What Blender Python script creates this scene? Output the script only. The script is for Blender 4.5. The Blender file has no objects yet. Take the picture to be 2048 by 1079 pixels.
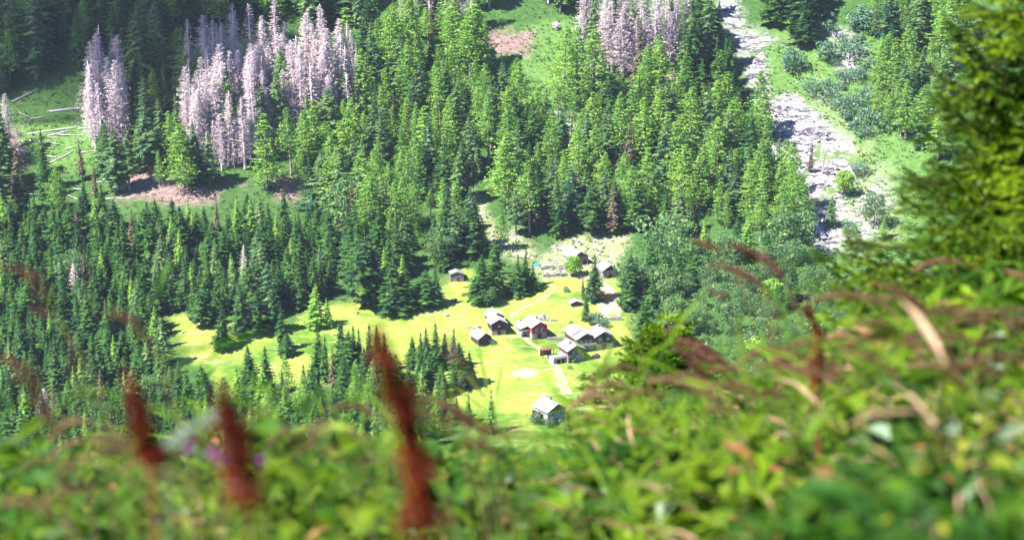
import bpy, math, random
import numpy as np
from mathutils import Vector, Matrix

random.seed(7)
rng = np.random.default_rng(7)
scene = bpy.context.scene
COL = scene.collection
PI = math.pi

# ------------------------------------------------------------------ camera
CAMZ = 235.0
PITCH = math.radians(16.0)
F = 1024.0 / math.tan(math.radians(15.0))          # focal length in photo pixels (photo 2048 wide)
cam_d = bpy.data.cameras.new('camera')
cam = bpy.data.objects.new('camera', cam_d)
COL.objects.link(cam)
cam.location = (0, 0, CAMZ)
cam.rotation_euler = (PI / 2 - PITCH, 0, 0)
cam_d.sensor_width = 36.0
cam_d.lens = 18.0 / math.tan(math.radians(15.0))
cam_d.clip_start = 0.05
cam_d.clip_end = 6000
cam_d.dof.use_dof = True
cam_d.dof.focus_distance = 740.0
cam_d.dof.aperture_fstop = 2.7
scene.camera = cam
cP, sP = math.cos(PITCH), math.sin(PITCH)


def ray(px, py):
    """direction through a photo pixel with unit forward depth"""
    a = (px - 1024.0) / F
    b = (539.5 - py) / F
    return np.array([a, cP + b * sP, -sP + b * cP])


def at_y(px, py, y):
    d = ray(px, py)
    t = y / d[1]
    return Vector((d[0] * t, y, CAMZ + d[2] * t))


def project(x, y, z):
    dz = z - CAMZ
    fwd = y * cP - dz * sP
    up = y * sP + dz * cP
    fwd = np.where(np.abs(fwd) < 0.05, 0.05, fwd)
    return 1024.0 + F * x / fwd, 539.5 - F * up / fwd


# ------------------------------------------------------------------ numpy noise
_perm = np.random.default_rng(3).random((256, 256))


def vnoise(x, y):
    xi = np.floor(x).astype(int); yi = np.floor(y).astype(int)
    fx = x - xi; fy = y - yi
    fx = fx * fx * (3 - 2 * fx); fy = fy * fy * (3 - 2 * fy)
    g = lambda a, b: _perm[a % 256, b % 256]
    return ((g(xi, yi) * (1 - fx) + g(xi + 1, yi) * fx) * (1 - fy) +
            (g(xi, yi + 1) * (1 - fx) + g(xi + 1, yi + 1) * fx) * fy) * 2 - 1


def fbm(x, y, o=4):
    s = 0; a = 0.5
    for k in range(o):
        s = s + a * vnoise(x * 2 ** k + 17.3 * k, y * 2 ** k - 9.1 * k); a *= 0.5
    return s


def inpoly(px, py, poly):
    res = np.zeros(np.shape(px), bool)
    n = len(poly)
    for i in range(n):
        x0, y0 = poly[i]; x1, y1 = poly[(i + 1) % n]
        c = (y0 > py) != (y1 > py)
        with np.errstate(divide='ignore', invalid='ignore'):
            xx = (x1 - x0) * (py - y0) / ((y1 - y0) if y1 != y0 else 1e-9) + x0
        res ^= c & (px < xx)
    return res


# ------------------------------------------------------------------ terrain height
_ty = np.arange(-40, 1700, 0.5)
_raw = np.interp(_ty, [-40, 0, 10, 540, 580, 640, 700, 780, 830, 900, 1000, 1150, 1700],
                 [CAMZ + 15.05, CAMZ - .55, CAMZ - 4.45, -6.0, -4.0, 0.0, 8.0, 22.0, 36.0, 78.0, 140.0, 236.0, 560.0])
_k = np.exp(-0.5 * (np.arange(-60, 61) * 0.5 / 10.0) ** 2); _k /= _k.sum()
_sm = np.convolve(np.pad(_raw, 60, mode='edge'), _k, mode='valid')
_w = np.clip((_ty - 40) / 40, 0, 1)
_tab = _raw * (1 - _w) + _sm * _w

CLIFF = [(1398, -40), (1462, -40), (1484, 60), (1590, 72), (1600, 120), (1630, 200), (1690, 262), (1720, 330), (1690, 390), (1690, 500), (1640, 500),
         (1600, 420), (1570, 350), (1540, 280), (1512, 190), (1480, 110)]


def height(x, y):
    x = np.asarray(x, float); y = np.asarray(y, float)
    z = np.interp(y, _ty, _tab)
    yy = np.maximum(y, 0.3)
    t = np.clip(x / yy, -3, 3)
    R = 0.089 / (1 + np.exp(-20 * (t - 0.115)))
    z = z + R * yy * np.clip(1 - (yy - 30) / 270, 0, 1)
    far = np.clip((y - 420) / 150, 0, 1)
    z = z + far * (fbm(x / 70.0, y / 70.0, 3) * 5.0 * np.clip((y - 560) / 250, 0.25, 1.2) + fbm(x / 14.0 + 5, y / 14.0, 3) * 0.9)
    z = z + far * 0.05 * np.maximum(0, x - 50)
    z = z + (1 - far) * fbm(x / 9.0, y / 9.0, 3) * np.clip((y - 14) / 40, 0, 1) * 2.0
    z = z + np.clip(1 - y / 30, 0, 1) * fbm(x / 0.8, y / 0.8, 2) * 0.08
    return z


_ys = np.concatenate([np.arange(480, 1150, 0.4)])


def ground(px, py):
    """the point of the valley ground seen at a photo pixel"""
    d = ray(px, py)
    t = _ys / d[1]
    X = d[0] * t; Z = CAMZ + d[2] * t
    g = height(X, _ys)
    below = np.nonzero(Z <= g)[0]
    i = below[0] if len(below) else len(_ys) - 1
    return Vector((X[i], _ys[i], g[i]))


def scale_at(p):
    return F / (p.y * cP - (p.z - CAMZ) * sP)     # photo pixels per metre


# ------------------------------------------------------------------ helpers for objects
def tag(o, label=None, cat=None, group=None, kind=None):
    if label: o['label'] = label
    if cat: o['category'] = cat
    if group: o['group'] = group
    if kind: o['kind'] = kind
    return o


def empty(name, loc, rotz=0.0, scale=1.0, label=None, cat=None, group=None):
    o = bpy.data.objects.new(name, None)
    COL.objects.link(o)
    o.empty_display_size = 0.2
    o.location = loc; o.rotation_euler = (0, 0, rotz)
    o.scale = scale if hasattr(scale, '__len__') else (scale,) * 3
    return tag(o, label, cat, group)


def mobj(name, mesh, parent=None, **kw):
    o = bpy.data.objects.new(name, mesh)
    COL.objects.link(o)
    if parent: o.parent = parent
    return tag(o, **kw)


def mk(name, V, Fc, mat, smooth=False):
    me = bpy.data.meshes.new(name)
    V = np.asarray(V, float)
    me.from_pydata(V.tolist(), [], Fc.tolist() if isinstance(Fc, np.ndarray) else Fc)
    if mat: me.materials.append(mat)
    if smooth:
        me.polygons.foreach_set('use_smooth', np.ones(len(me.polygons), bool))
    me.update()
    return me


class MB:
    """collects boxes, prisms, tubes into one mesh"""
    def __init__(s): s.v = []; s.f = []

    def add(s, v, f):
        o = len(s.v)
        s.v += [tuple(p) for p in v]
        s.f += [tuple(i + o for i in q) for q in f]
        return s

    def box(s, x0, x1, y0, y1, z0, z1):
        return s.add([(x0, y0, z0), (x1, y0, z0), (x1, y1, z0), (x0, y1, z0), (x0, y0, z1), (x1, y0, z1), (x1, y1, z1), (x0, y1, z1)],
                     [(0, 3, 2, 1), (4, 5, 6, 7), (0, 1, 5, 4), (1, 2, 6, 5), (2, 3, 7, 6), (3, 0, 4, 7)])

    def tube(s, pts, rad, n=6):
        pts = [Vector(p) for p in pts]
        vs = []; fs = []
        for i, p in enumerate(pts):
            d = (pts[min(i + 1, len(pts) - 1)] - pts[max(i - 1, 0)]).normalized()
            a = d.cross(Vector((0.3, 1, 0.1))).normalized(); b = d.cross(a)
            r = rad[i] if hasattr(rad, '__len__') else rad
            for k in range(n):
                an = 2 * PI * k / n
                vs.append(p + (a * math.cos(an) + b * math.sin(an)) * r)
        for i in range(len(pts) - 1):
            for k in range(n):
                fs.append((i * n + k, i * n + (k + 1) % n, (i + 1) * n + (k + 1) % n, (i + 1) * n + k))
        fs.append(tuple(range(n))[::-1]); fs.append(tuple((len(pts) - 1) * n + k for k in range(n)))
        return s.add(vs, fs)

    def mesh(s, name, mat, smooth=False):
        return mk(name, s.v, s.f, mat, smooth)


# ------------------------------------------------------------------ materials
def nmat(name):
    m = bpy.data.materials.new(name); m.use_nodes = True
    nt = m.node_tree; nt.nodes.clear()
    out = nt.nodes.new('ShaderNodeOutputMaterial')
    return m, nt, out


def N(nt, kind, **kw):
    n = nt.nodes.new(kind)
    for k, v in kw.items():
        if k in n.inputs: n.inputs[k].default_value = v
        else: setattr(n, k, v)
    return n


def mixc(nt, fac, a, b, blend='MIX'):
    n = nt.nodes.new('ShaderNodeMix'); n.data_type = 'RGBA'; n.blend_type = blend
    for i, v in ((0, fac), (6, a), (7, b)):
        if isinstance(v, (int, float)): n.inputs[i].default_value = v
        elif isinstance(v, (tuple, list)): n.inputs[i].default_value = (*v[:3], 1)
        else: nt.links.new(v, n.inputs[i])
    return n.outputs[2]


def ramp(nt, src, p0, p1):
    n = nt.nodes.new('ShaderNodeMapRange')
    n.inputs[1].default_value = p0; n.inputs[2].default_value = p1
    nt.links.new(src, n.inputs[0])
    return n.outputs[0]


def noise_n(nt, scale, detail=3, coord='Object', rough=0.6, vec=None):
    n = N(nt, 'ShaderNodeTexNoise')
    n.inputs['Scale'].default_value = scale; n.inputs['Detail'].default_value = detail; n.inputs['Roughness'].default_value = rough
    if vec is None:
        tc = N(nt, 'ShaderNodeTexCoord'); vec = tc.outputs[coord]
    nt.links.new(vec, n.inputs['Vector'])
    return n.outputs['Fac']


def foliage(name, a, b, c=None, trans=0.3, nscale=0.5, rough=0.6, tip=None):
    """leaf colour: each plant its own tone between a and b, clumps towards c"""
    m, nt, out = nmat(name)
    oi = N(nt, 'ShaderNodeObjectInfo')
    col = mixc(nt, oi.outputs['Random'], a, b)
    nf = noise_n(nt, nscale, 2)
    col = mixc(nt, ramp(nt, nf, 0.42, 0.68), col, c if c else tuple(v * 1.5 for v in b))
    gi = N(nt, 'ShaderNodeNewGeometry')
    v = nt.nodes.new('ShaderNodeMapRange'); v.inputs[3].default_value = 0.65; v.inputs[4].default_value = 1.35
    nt.links.new(gi.outputs['Random Per Island'], v.inputs[0])
    hs = N(nt, 'ShaderNodeHueSaturation'); nt.links.new(v.outputs[0], hs.inputs['Value']); nt.links.new(col, hs.inputs['Color'])
    col = hs.outputs[0]
    p = N(nt, 'ShaderNodeBsdfPrincipled', Roughness=rough)
    p.inputs['Specular IOR Level'].default_value = 0.25
    nt.links.new(col, p.inputs['Base Color'])
    t = N(nt, 'ShaderNodeBsdfTranslucent')
    nt.links.new(mixc(nt, 1.0, col, (1.15, 1.25, 0.6), 'MULTIPLY'), t.inputs['Color'])
    mx = N(nt, 'ShaderNodeMixShader'); mx.inputs[0].default_value = trans
    nt.links.new(p.outputs[0], mx.inputs[1]); nt.links.new(t.outputs[0], mx.inputs[2])
    nt.links.new(mx.outputs[0], out.inputs[0])
    return m


def solid(name, a, b=None, nscale=2.0, rough=0.8, stretch=None, bump=0.0):
    m, nt, out = nmat(name)
    p = N(nt, 'ShaderNodeBsdfPrincipled', Roughness=rough)
    p.inputs['Specular IOR Level'].default_value = 0.25
    tc = N(nt, 'ShaderNodeTexCoord'); vec = tc.outputs['Object']
    if stretch:
        mp = N(nt, 'ShaderNodeMapping'); mp.inputs['Scale'].default_value = stretch
        nt.links.new(vec, mp.inputs[0]); vec = mp.outputs[0]
    nf = noise_n(nt, nscale, 4, vec=vec)
    nt.links.new(mixc(nt, ramp(nt, nf, 0.35, 0.65), a, b or tuple(v * 0.7 for v in a)), p.inputs['Base Color'])
    if bump:
        bp = N(nt, 'ShaderNodeBump'); bp.inputs['Strength'].default_value = bump; bp.inputs['Distance'].default_value = 0.1
        nt.links.new(nf, bp.inputs['Height']); nt.links.new(bp.outputs[0], p.inputs['Normal'])
    nt.links.new(p.outputs[0], out.inputs[0])
    return m


def stone(name, a, b, scale=1.6, gap=0.08):
    """rubble masonry: cells with dark joints"""
    m, nt, out = nmat(name)
    p = N(nt, 'ShaderNodeBsdfPrincipled', Roughness=0.9)
    tc = N(nt, 'ShaderNodeTexCoord'); mp = N(nt, 'ShaderNodeMapping'); mp.inputs['Scale'].default_value = (1, 1, 1.7)
    nt.links.new(tc.outputs['Object'], mp.inputs[0])
    v1 = N(nt, 'ShaderNodeTexVoronoi'); v1.inputs['Scale'].default_value = scale; nt.links.new(mp.outputs[0], v1.inputs['Vector'])
    v2 = N(nt, 'ShaderNodeTexVoronoi', feature='DISTANCE_TO_EDGE'); v2.inputs['Scale'].default_value = scale; nt.links.new(mp.outputs[0], v2.inputs['Vector'])
    sx = N(nt, 'ShaderNodeSeparateColor'); nt.links.new(v1.outputs['Color'], sx.inputs[0])
    col = mixc(nt, sx.outputs[0], a, b)
    col = mixc(nt, ramp(nt, v2.outputs['Distance'], 0.0, gap), tuple(q * 0.35 for q in b), col)
    nt.links.new(col, p.inputs['Base Color'])
    bp = N(nt, 'ShaderNodeBump'); bp.inputs['Strength'].default_value = 0.6; bp.inputs['Distance'].default_value = 0.08
    nt.links.new(v2.outputs['Distance'], bp.inputs['Height']); nt.links.new(bp.outputs[0], p.inputs['Normal'])
    nt.links.new(p.outputs[0], out.inputs[0])
    return m


def logs(name, a, b):
    """horizontal timber courses"""
    m, nt, out = nmat(name)
    p = N(nt, 'ShaderNodeBsdfPrincipled', Roughness=0.8)
    tc = N(nt, 'ShaderNodeTexCoord'); sx = N(nt, 'ShaderNodeSeparateXYZ'); nt.links.new(tc.outputs['Object'], sx.inputs[0])
    mt = N(nt, 'ShaderNodeMath', operation='MULTIPLY'); mt.inputs[1].default_value = 3.2; nt.links.new(sx.outputs[2], mt.inputs[0])
    fr = N(nt, 'ShaderNodeMath', operation='FRACT'); nt.links.new(mt.outputs[0], fr.inputs[0])
    pp = N(nt, 'ShaderNodeMath', operation='PINGPONG'); pp.inputs[1].default_value = 0.5; nt.links.new(fr.outputs[0], pp.inputs[0])
    mp = N(nt, 'ShaderNodeMapping'); mp.inputs['Scale'].default_value = (0.6, 0.6, 5); nt.links.new(tc.outputs['Object'], mp.inputs[0])
    nf = noise_n(nt, 1.3, 4, vec=mp.outputs[0])
    col = mixc(nt, ramp(nt, nf, 0.3, 0.7), a, b)
    col = mixc(nt, ramp(nt, pp.outputs[0], 0.02, 0.16), tuple(q * 0.3 for q in a), col)
    nt.links.new(col, p.inputs['Base Color'])
    nt.links.new(p.outputs[0], out.inputs[0])
    return m


M = {}
M['spruce'] = foliage('spruce_needles', (0.005, 0.034, 0.022), (0.027, 0.097, 0.022), (0.085, 0.175, 0.025), 0.22, 0.3)
M['spruce_hi'] = foliage('slope_spruce_needles', (0.020, 0.090, 0.050), (0.095, 0.190, 0.060), (0.180, 0.260, 0.090), 0.28, 0.25)
M['spruce_brown'] = foliage('brownish_spruce_needles', (0.10, 0.085, 0.055), (0.13, 0.10, 0.06), (0.16, 0.14, 0.08), 0.2, 0.35)
M['larch'] = foliage('larch_needles', (0.085, 0.240, 0.045), (0.210, 0.380, 0.055), (0.320, 0.460, 0.110), 0.4, 0.25)
M['broad'] = foliage('grey_green_leaves', (0.026, 0.095, 0.036), (0.080, 0.175, 0.050), (0.190, 0.290, 0.100), 0.3, 0.25)
M['bush_teal'] = foliage('willow_leaves', (0.070, 0.160, 0.100), (0.095, 0.185, 0.110), (0.150, 0.240, 0.160), 0.25, 0.4)
M['bright'] = foliage('bright_leaves', (0.150, 0.300, 0.030), (0.190, 0.330, 0.040), (0.260, 0.400, 0.080), 0.35, 0.4)
M['dead'] = solid('dead_wood', (0.60, 0.50, 0.53), (0.46, 0.375, 0.40), 0.8)
M['bark'] = solid('bark', (0.16, 0.12, 0.10), (0.09, 0.065, 0.055), 3.0, 0.9)
M['bark_pale'] = solid('pale_bark', (0.30, 0.25, 0.22), (0.20, 0.16, 0.15), 3.0, 0.9)


# ------------------------------------------------------------------ ground
def masks(px, py, x, y):
    jx = px + 34 * fbm(x / 9.0, y / 9.0, 3); jy = py + 24 * fbm(x / 9.0 + 40, y / 9.0 + 11, 3)
    ip = lambda poly: inpoly(jx, jy, poly).astype(float)
    rock = ip(CLIFF)
    rock = np.maximum(rock, ip([(1650, 60), (1700, 55), (1730, 140), (1690, 160)]))
    rock *= 1 - ip([(1525, 85), (1585, 85), (1640, 170), (1720, 240), (1690, 280), (1630, 220), (1600, 190), (1545, 195)])
    rock = np.maximum(rock, 0.7 * ip([(1700, 430), (1760, 340), (1790, 400), (1720, 520)]))
    rock = np.maximum(rock, ip([(1045, 225), (1140, 222), (1150, 275), (1060, 270)]))
    scree = ip([(960, 480), (1000, 455), (1060, 480), (1080, 520), (1130, 470), (1255, 470), (1250, 545), (1200, 555), (1150, 552), (1080, 556), (1065, 530), (1000, 505)])
    scree = np.maximum(scree, ip([(930, 360), (970, 400), (1000, 470), (960, 470)]))
    scree = np.maximum(scree, ip([(1160, 120), (1200, 100), (1190, 190), (1160, 190)]))
    scree = np.maximum(scree, 0.75 * ip([(1590, 120), (1680, 190), (1745, 270), (1795, 360), (1810, 480), (1690, 510), (1680, 300), (1630, 200)]) * (fbm(x / 6.0, y / 6.0, 3) > -0.02))
    meadow = ip([(335, 628), (420, 632), (560, 650), (600, 628), (640, 612), (720, 600), (880, 596), (900, 560), (900, 535), (940, 535), (1000, 560), (1080, 572), (1090, 552), (1250, 545),
                 (1262, 640), (1262, 760), (1230, 900), (1060, 900), (960, 870), (900, 800), (820, 740), (700, 760), (560, 770), (450, 800), (380, 720)])
    glade = ip([(10, 190), (180, 130), (250, 190), (245, 330), (100, 350), (10, 300)])
    glade = np.maximum(glade, ip([(1000, 60), (1130, 30), (1190, 100), (1170, 200), (1130, 260), (1000, 230)]))
    glade = np.maximum(glade, ip([(560, 90), (640, 90), (640, 190), (540, 190)]))
    glade = np.maximum(glade, ip([(1480, 60), (1900, 40), (1900, 560), (1600, 560)]) * 0.9)
    litter = ip([(235, 330), (300, 290), (345, 370), (400, 372), (600, 352), (600, 398), (380, 408), (235, 400)])
    litter = np.maximum(litter, ip([(0, 250), (30, 250), (60, 330), (0, 350)]))
    litter = np.maximum(litter, ip([(960, 60), (1070, 62), (1050, 108), (960, 112)]))
    litter = np.maximum(litter, ip([(1330, 150), (1400, 130), (1400, 190), (1320, 190)]))
    litter *= 1 - ip([(440, 372), (540, 360), (560, 430), (430, 420)])
    return rock, scree, meadow, glade, litter


def build_ground():
    yl = np.concatenate([np.linspace(-12, 0, 8), np.arange(0.25, 14, 0.25), np.arange(14, 100, 3), np.arange(100, 500, 8), np.arange(500, 590, 3),
                         np.arange(590, 970, 0.85), np.arange(970, 1160, 8)])
    u = np.linspace(-1, 1, 560)
    Y, U = np.meshgrid(yl, u, indexing='ij')
    W = 10 + 0.30 * np.maximum(Y, 0)
    X = U * W
    Z = height(X, Y)
    px, py = project(X, Y, Z)
    acc = None
    for ox, oy in ((0, 0), (7, 5), (-7, 4), (3, -6), (-4, -5)):
        ms = masks(px + ox, py + oy, X + ox * 3.1, Y + oy * 2.3)
        acc = ms if acc is None else tuple(a + b for a, b in zip(acc, ms))
    rock, scree, meadow, glade, litter = [a / 5 for a in acc]
    faraway = Y > 480
    for a in (rock, scree, meadow, glade, litter): a *= faraway
    # broken rock gets real relief: ledges and blocks
    bl = fbm(X / 5.0 + 0.4 * fbm(X / 3, Y / 3, 2), Y / 2.2, 4)
    Z = Z + rock * (1.9 * np.round(bl * 5) / 5 + 0.7 * fbm(X / 1.6, Y / 1.6, 2)) + scree * 0.25 * fbm(X / 1.5, Y / 1.5, 2)
    n0, n1 = X.shape
    V = np.stack([X, Y, Z], -1).reshape(-1, 3)
    i = np.arange(n0 - 1)[:, None] * n1 + np.arange(n1 - 1)[None, :]
    Fc = np.stack([i, i + 1, i + 1 + n1, i + n1], -1).reshape(-1, 4)
    me = mk('ground', V, Fc, None, True)
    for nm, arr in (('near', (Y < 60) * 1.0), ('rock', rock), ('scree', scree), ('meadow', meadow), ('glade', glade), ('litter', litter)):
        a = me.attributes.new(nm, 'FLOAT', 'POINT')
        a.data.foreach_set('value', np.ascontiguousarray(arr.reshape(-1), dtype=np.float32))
    m, nt, out = nmat('ground')
    p = N(nt, 'ShaderNodeBsdfPrincipled', Roughness=0.95); p.inputs['Specular IOR Level'].default_value = 0.1
    tc = N(nt, 'ShaderNodeTexCoord'); vec = tc.outputs['Object']
    att = lambda n: N(nt, 'ShaderNodeAttribute', attribute_name=n).outputs['Fac']
    n1_ = noise_n(nt, 0.5, 6, vec=vec, rough=0.7); n2_ = noise_n(nt, 0.06, 4, vec=vec); n3_ = noise_n(nt, 1.6, 4, vec=vec, rough=0.75)
    base = mixc(nt, ramp(nt, n1_, 0.35, 0.65), (0.022, 0.065, 0.015), (0.060, 0.120, 0.030))
    gl = mixc(nt, ramp(nt, n1_, 0.35, 0.65), (0.050, 0.125, 0.022), (0.115, 0.195, 0.055))
    md = mixc(nt, ramp(nt, n2_, 0.38, 0.62), (0.150, 0.235, 0.026), (0.270, 0.300, 0.046))
    md = mixc(nt, ramp(nt, n1_, 0.48, 0.72), md, (0.290, 0.285, 0.125))
    n4_ = noise_n(nt, 0.025, 5, vec=vec, rough=0.7)
    md = mixc(nt, ramp(nt, n4_, 0.49, 0.60), md, (0.070, 0.155, 0.016))
    mpw = N(nt, 'ShaderNodeMapping'); mpw.inputs['Rotation'].default_value = (0, 0, 0.5); mpw.inputs['Scale'].default_value = (0.05, 0.55, 0.3); nt.links.new(vec, mpw.inputs[0])
    n5_ = noise_n(nt, 1.0, 4, vec=mpw.outputs[0])
    md = mixc(nt, ramp(nt, n5_, 0.56, 0.70), md, (0.31, 0.31, 0.15))
    md = mixc(nt, ramp(nt, n3_, 0.50, 0.66), md, (0.075, 0.150, 0.014))
    li = mixc(nt, ramp(nt, n1_, 0.35, 0.65), (0.120, 0.070, 0.070), (0.250, 0.185, 0.165))
    # scree: pale stones with grass between
    v1 = N(nt, 'ShaderNodeTexVoronoi', feature='DISTANCE_TO_EDGE'); v1.inputs['Scale'].default_value = 0.55; nt.links.new(vec, v1.inputs['Vector'])
    st = mixc(nt, ramp(nt, v1.outputs['Distance'], 0.02, 0.22), (0.12, 0.16, 0.05), (0.36, 0.33, 0.32))
    st = mixc(nt, ramp(nt, n1_, 0.46, 0.58), st, (0.19, 0.215, 0.06))
    # cliff: pale slabs with dark slanting cracks
    dn = N(nt, 'ShaderNodeTexNoise'); dn.inputs['Scale'].default_value = 0.12; dn.inputs['Detail'].default_value = 4; nt.links.new(vec, dn.inputs['Vector'])
    wv = N(nt, 'ShaderNodeVectorMath', operation='MULTIPLY_ADD'); nt.links.new(dn.outputs['Color'], wv.inputs[0]); wv.inputs[1].default_value = (6, 6, 6); nt.links.new(vec, wv.inputs[2])
    rk = mixc(nt, ramp(nt, n3_, 0.35, 0.65), (0.235, 0.220, 0.225), (0.41, 0.385, 0.38))
    for rot, scl, wd in (((0.2, 0.3, 0.75), (0.030, 0.20, 0.14), 0.030), ((0.4, -0.3, 0.2), (0.045, 0.26, 0.2), 0.022), ((0.1, 0.5, -0.5), (0.10, 0.40, 0.3), 0.018)):
        mp = N(nt, 'ShaderNodeMapping'); mp.inputs['Rotation'].default_value = rot; mp.inputs['Scale'].default_value = scl; nt.links.new(wv.outputs[0], mp.inputs[0])
        rn = noise_n(nt, 1.0, 3, vec=mp.outputs[0], rough=0.5)
        sb = N(nt, 'ShaderNodeMath', operation='SUBTRACT'); sb.inputs[1].default_value = 0.5; nt.links.new(rn, sb.inputs[0])
        ab = N(nt, 'ShaderNodeMath', operation='ABSOLUTE'); nt.links.new(sb.outputs[0], ab.inputs[0])
        rk = mixc(nt, ramp(nt, ab.outputs[0], wd * 0.25, wd), (0.045, 0.040, 0.062), rk)
    rk = mixc(nt, ramp(nt, n2_, 0.54, 0.62), rk, (0.10, 0.155, 0.045))
    col = mixc(nt, att('glade'), base, gl)
    col = mixc(nt, att('litter'), col, li)
    col = mixc(nt, att('meadow'), col, md)
    col = mixc(nt, att('scree'), col, st)
    col = mixc(nt, att('rock'), col, rk)
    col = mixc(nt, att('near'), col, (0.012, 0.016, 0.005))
    nt.links.new(col, p.inputs['Base Color'])
    bp = N(nt, 'ShaderNodeBump'); bp.inputs['Strength'].default_value = 0.8; bp.inputs['Distance'].default_value = 0.5
    nt.links.new(n3_, bp.inputs['Height']); nt.links.new(bp.outputs[0], p.inputs['Normal'])
    nt.links.new(p.outputs[0], out.inputs[0])
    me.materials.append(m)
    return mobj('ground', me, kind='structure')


build_ground()


def tufts(name, label, n, which, mat, size, seed, blades=4):
    """tussocks and low brush standing on the open ground"""
    r = np.random.default_rng(seed)
    y = r.uniform(590, 960, n * 6); x = r.uniform(-0.29, 0.29, n * 6) * y
    z = height(x, y); px, py = project(x, y, z)
    ms = masks(px, py, x, y)
    w = which(*ms) * (vnoise(x / 7.0, y / 7.0) * 0.5 + 0.55)
    k = np.nonzero(r.random(len(x)) < w)[0][:n]
    x, y, z = x[k], y[k], z[k]; n = len(k)
    rep_ = np.repeat(np.arange(n), blades); m = len(rep_)
    s_ = r.uniform(size[0], size[1], n)[rep_]
    a = r.uniform(0, 6.28, m); b = r.uniform(0, 6.28, m)
    c = np.stack([x[rep_] + np.cos(b) * s_ * 0.5, y[rep_] + np.sin(b) * s_ * 0.5, z[rep_] - 0.05], -1)
    e = np.stack([np.cos(a), np.sin(a), 0 * a], -1) * (s_ * 0.45)[:, None]
    t = np.stack([np.cos(b) * s_ * 0.7, np.sin(b) * s_ * 0.7, s_ * r.uniform(0.5, 1.1, m)], -1)
    T = np.stack([c - e, c + e, c + t], 1)
    mobj(name, tri_mesh(name, T, mat), kind='stuff', label=label, cat='grass')


def ribbon(name, pts, width, mat, lift=0.14, step=1.0):
    """a strip draped on the ground through photo pixels"""
    P = [ground(*q) for q in pts]
    C = []
    for a, b in zip(P[:-1], P[1:]):
        n = max(2, int((b - a).length / step))
        C += [a.lerp(b, k / n) for k in range(n)]
    C.append(P[-1])
    V = []; Fc = []
    for i, c in enumerate(C):
        d = C[min(i + 2, len(C) - 1)] - C[max(i - 2, 0)]; d.z = 0; d.normalize()
        s = Vector((d.y, -d.x, 0))
        w = (width[0] + (width[1] - width[0]) * i / len(C)) * (0.8 + 0.4 * random.random()) / 2 if hasattr(width, '__len__') else width / 2 * (0.75 + 0.5 * random.random())
        off = 0.25 * math.sin(i * 0.7)
        for k in (-1, -0.33, 0.33, 1):
            q = c + s * (k * w + off)
            V.append((q.x, q.y, float(height(q.x, q.y)) + lift - (0.10 if abs(k) == 1 else 0)))
    for i in range(len(C) - 1):
        for k in range(3):
            Fc.append((i * 4 + k, i * 4 + k + 1, i * 4 + k + 5, i * 4 + k + 4))
    return mk(name, V, Fc, mat, True)


M['path'] = solid('trodden_path', (0.27, 0.26, 0.15), (0.21, 0.23, 0.09), 0.8)
M['soil'] = solid('bare_soil', (0.31, 0.29, 0.21), (0.26, 0.25, 0.14), 0.5)
M['water'] = solid('white_water', (0.45, 0.45, 0.50), (0.30, 0.30, 0.36), 0.6, 0.35)
for k, (pts, w) in enumerate([([(1088, 560), (1114, 578), (1090, 594), (1050, 613), (1028, 626), (1020, 640)], 1.5),
                              ([(1036, 640), (1044, 672), (1074, 694), (1100, 716), (1118, 744), (1135, 790)], (1.6, 4.2)),
                              ([(1012, 674), (1044, 673)], 1.3), ([(1066, 744), (1095, 739), (1112, 738)], 1.4)]):
    mobj('path', ribbon('path', pts, w, M['path']), kind='structure')


def patch(name, px, py, rx, ry, rot, mat, lift, seed):
    """an irregular sheet of bare ground draped on the slope"""
    c = ground(px, py); V = []; Fc = []; n, k = 40, 7
    for i in range(k + 1):
        for j in range(n):
            a = 2 * PI * j / n
            w = 1 + 0.30 * float(fbm(math.cos(a) * 1.3 + seed, math.sin(a) * 1.3 + seed, 3)) * 2
            u, v = math.cos(a) * rx * w * i / k, math.sin(a) * ry * w * i / k
            x, y = c.x + u * math.cos(rot) - v * math.sin(rot), c.y + u * math.sin(rot) + v * math.cos(rot)
            V.append((x, y, float(height(x, y)) + lift * (1.0 if i < k else -1.0)))
    for i in range(k):
        for j in range(n):
            Fc.append((i * n + j, (i + 1) * n + j, (i + 1) * n + (j + 1) % n, i * n + (j + 1) % n))
    mobj(name, mk(name, V, Fc, mat, True), kind='structure')


patch('bare_patch', 1051, 748, 4.6, 3.4, 0, M['soil'], 0.14, 3)
patch('pale_field', 1217, 598, 4.6, 17, 0.03, M['soil'], 0.12, 8)
mobj('stream', ribbon('stream', [(1508, 195), (1528, 250), (1548, 300), (1572, 350), (1596, 400), (1622, 440), (1650, 480)], (1.3, 2.2), M['water'], 0.9, 1.6), kind='structure')

# ------------------------------------------------------------------ tree shapes
def tri_mesh(name, T, mat):
    T = np.asarray(T, float).reshape(-1, 3)
    return mk(name, T, np.arange(len(T)).reshape(-1, 3), mat)


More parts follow.
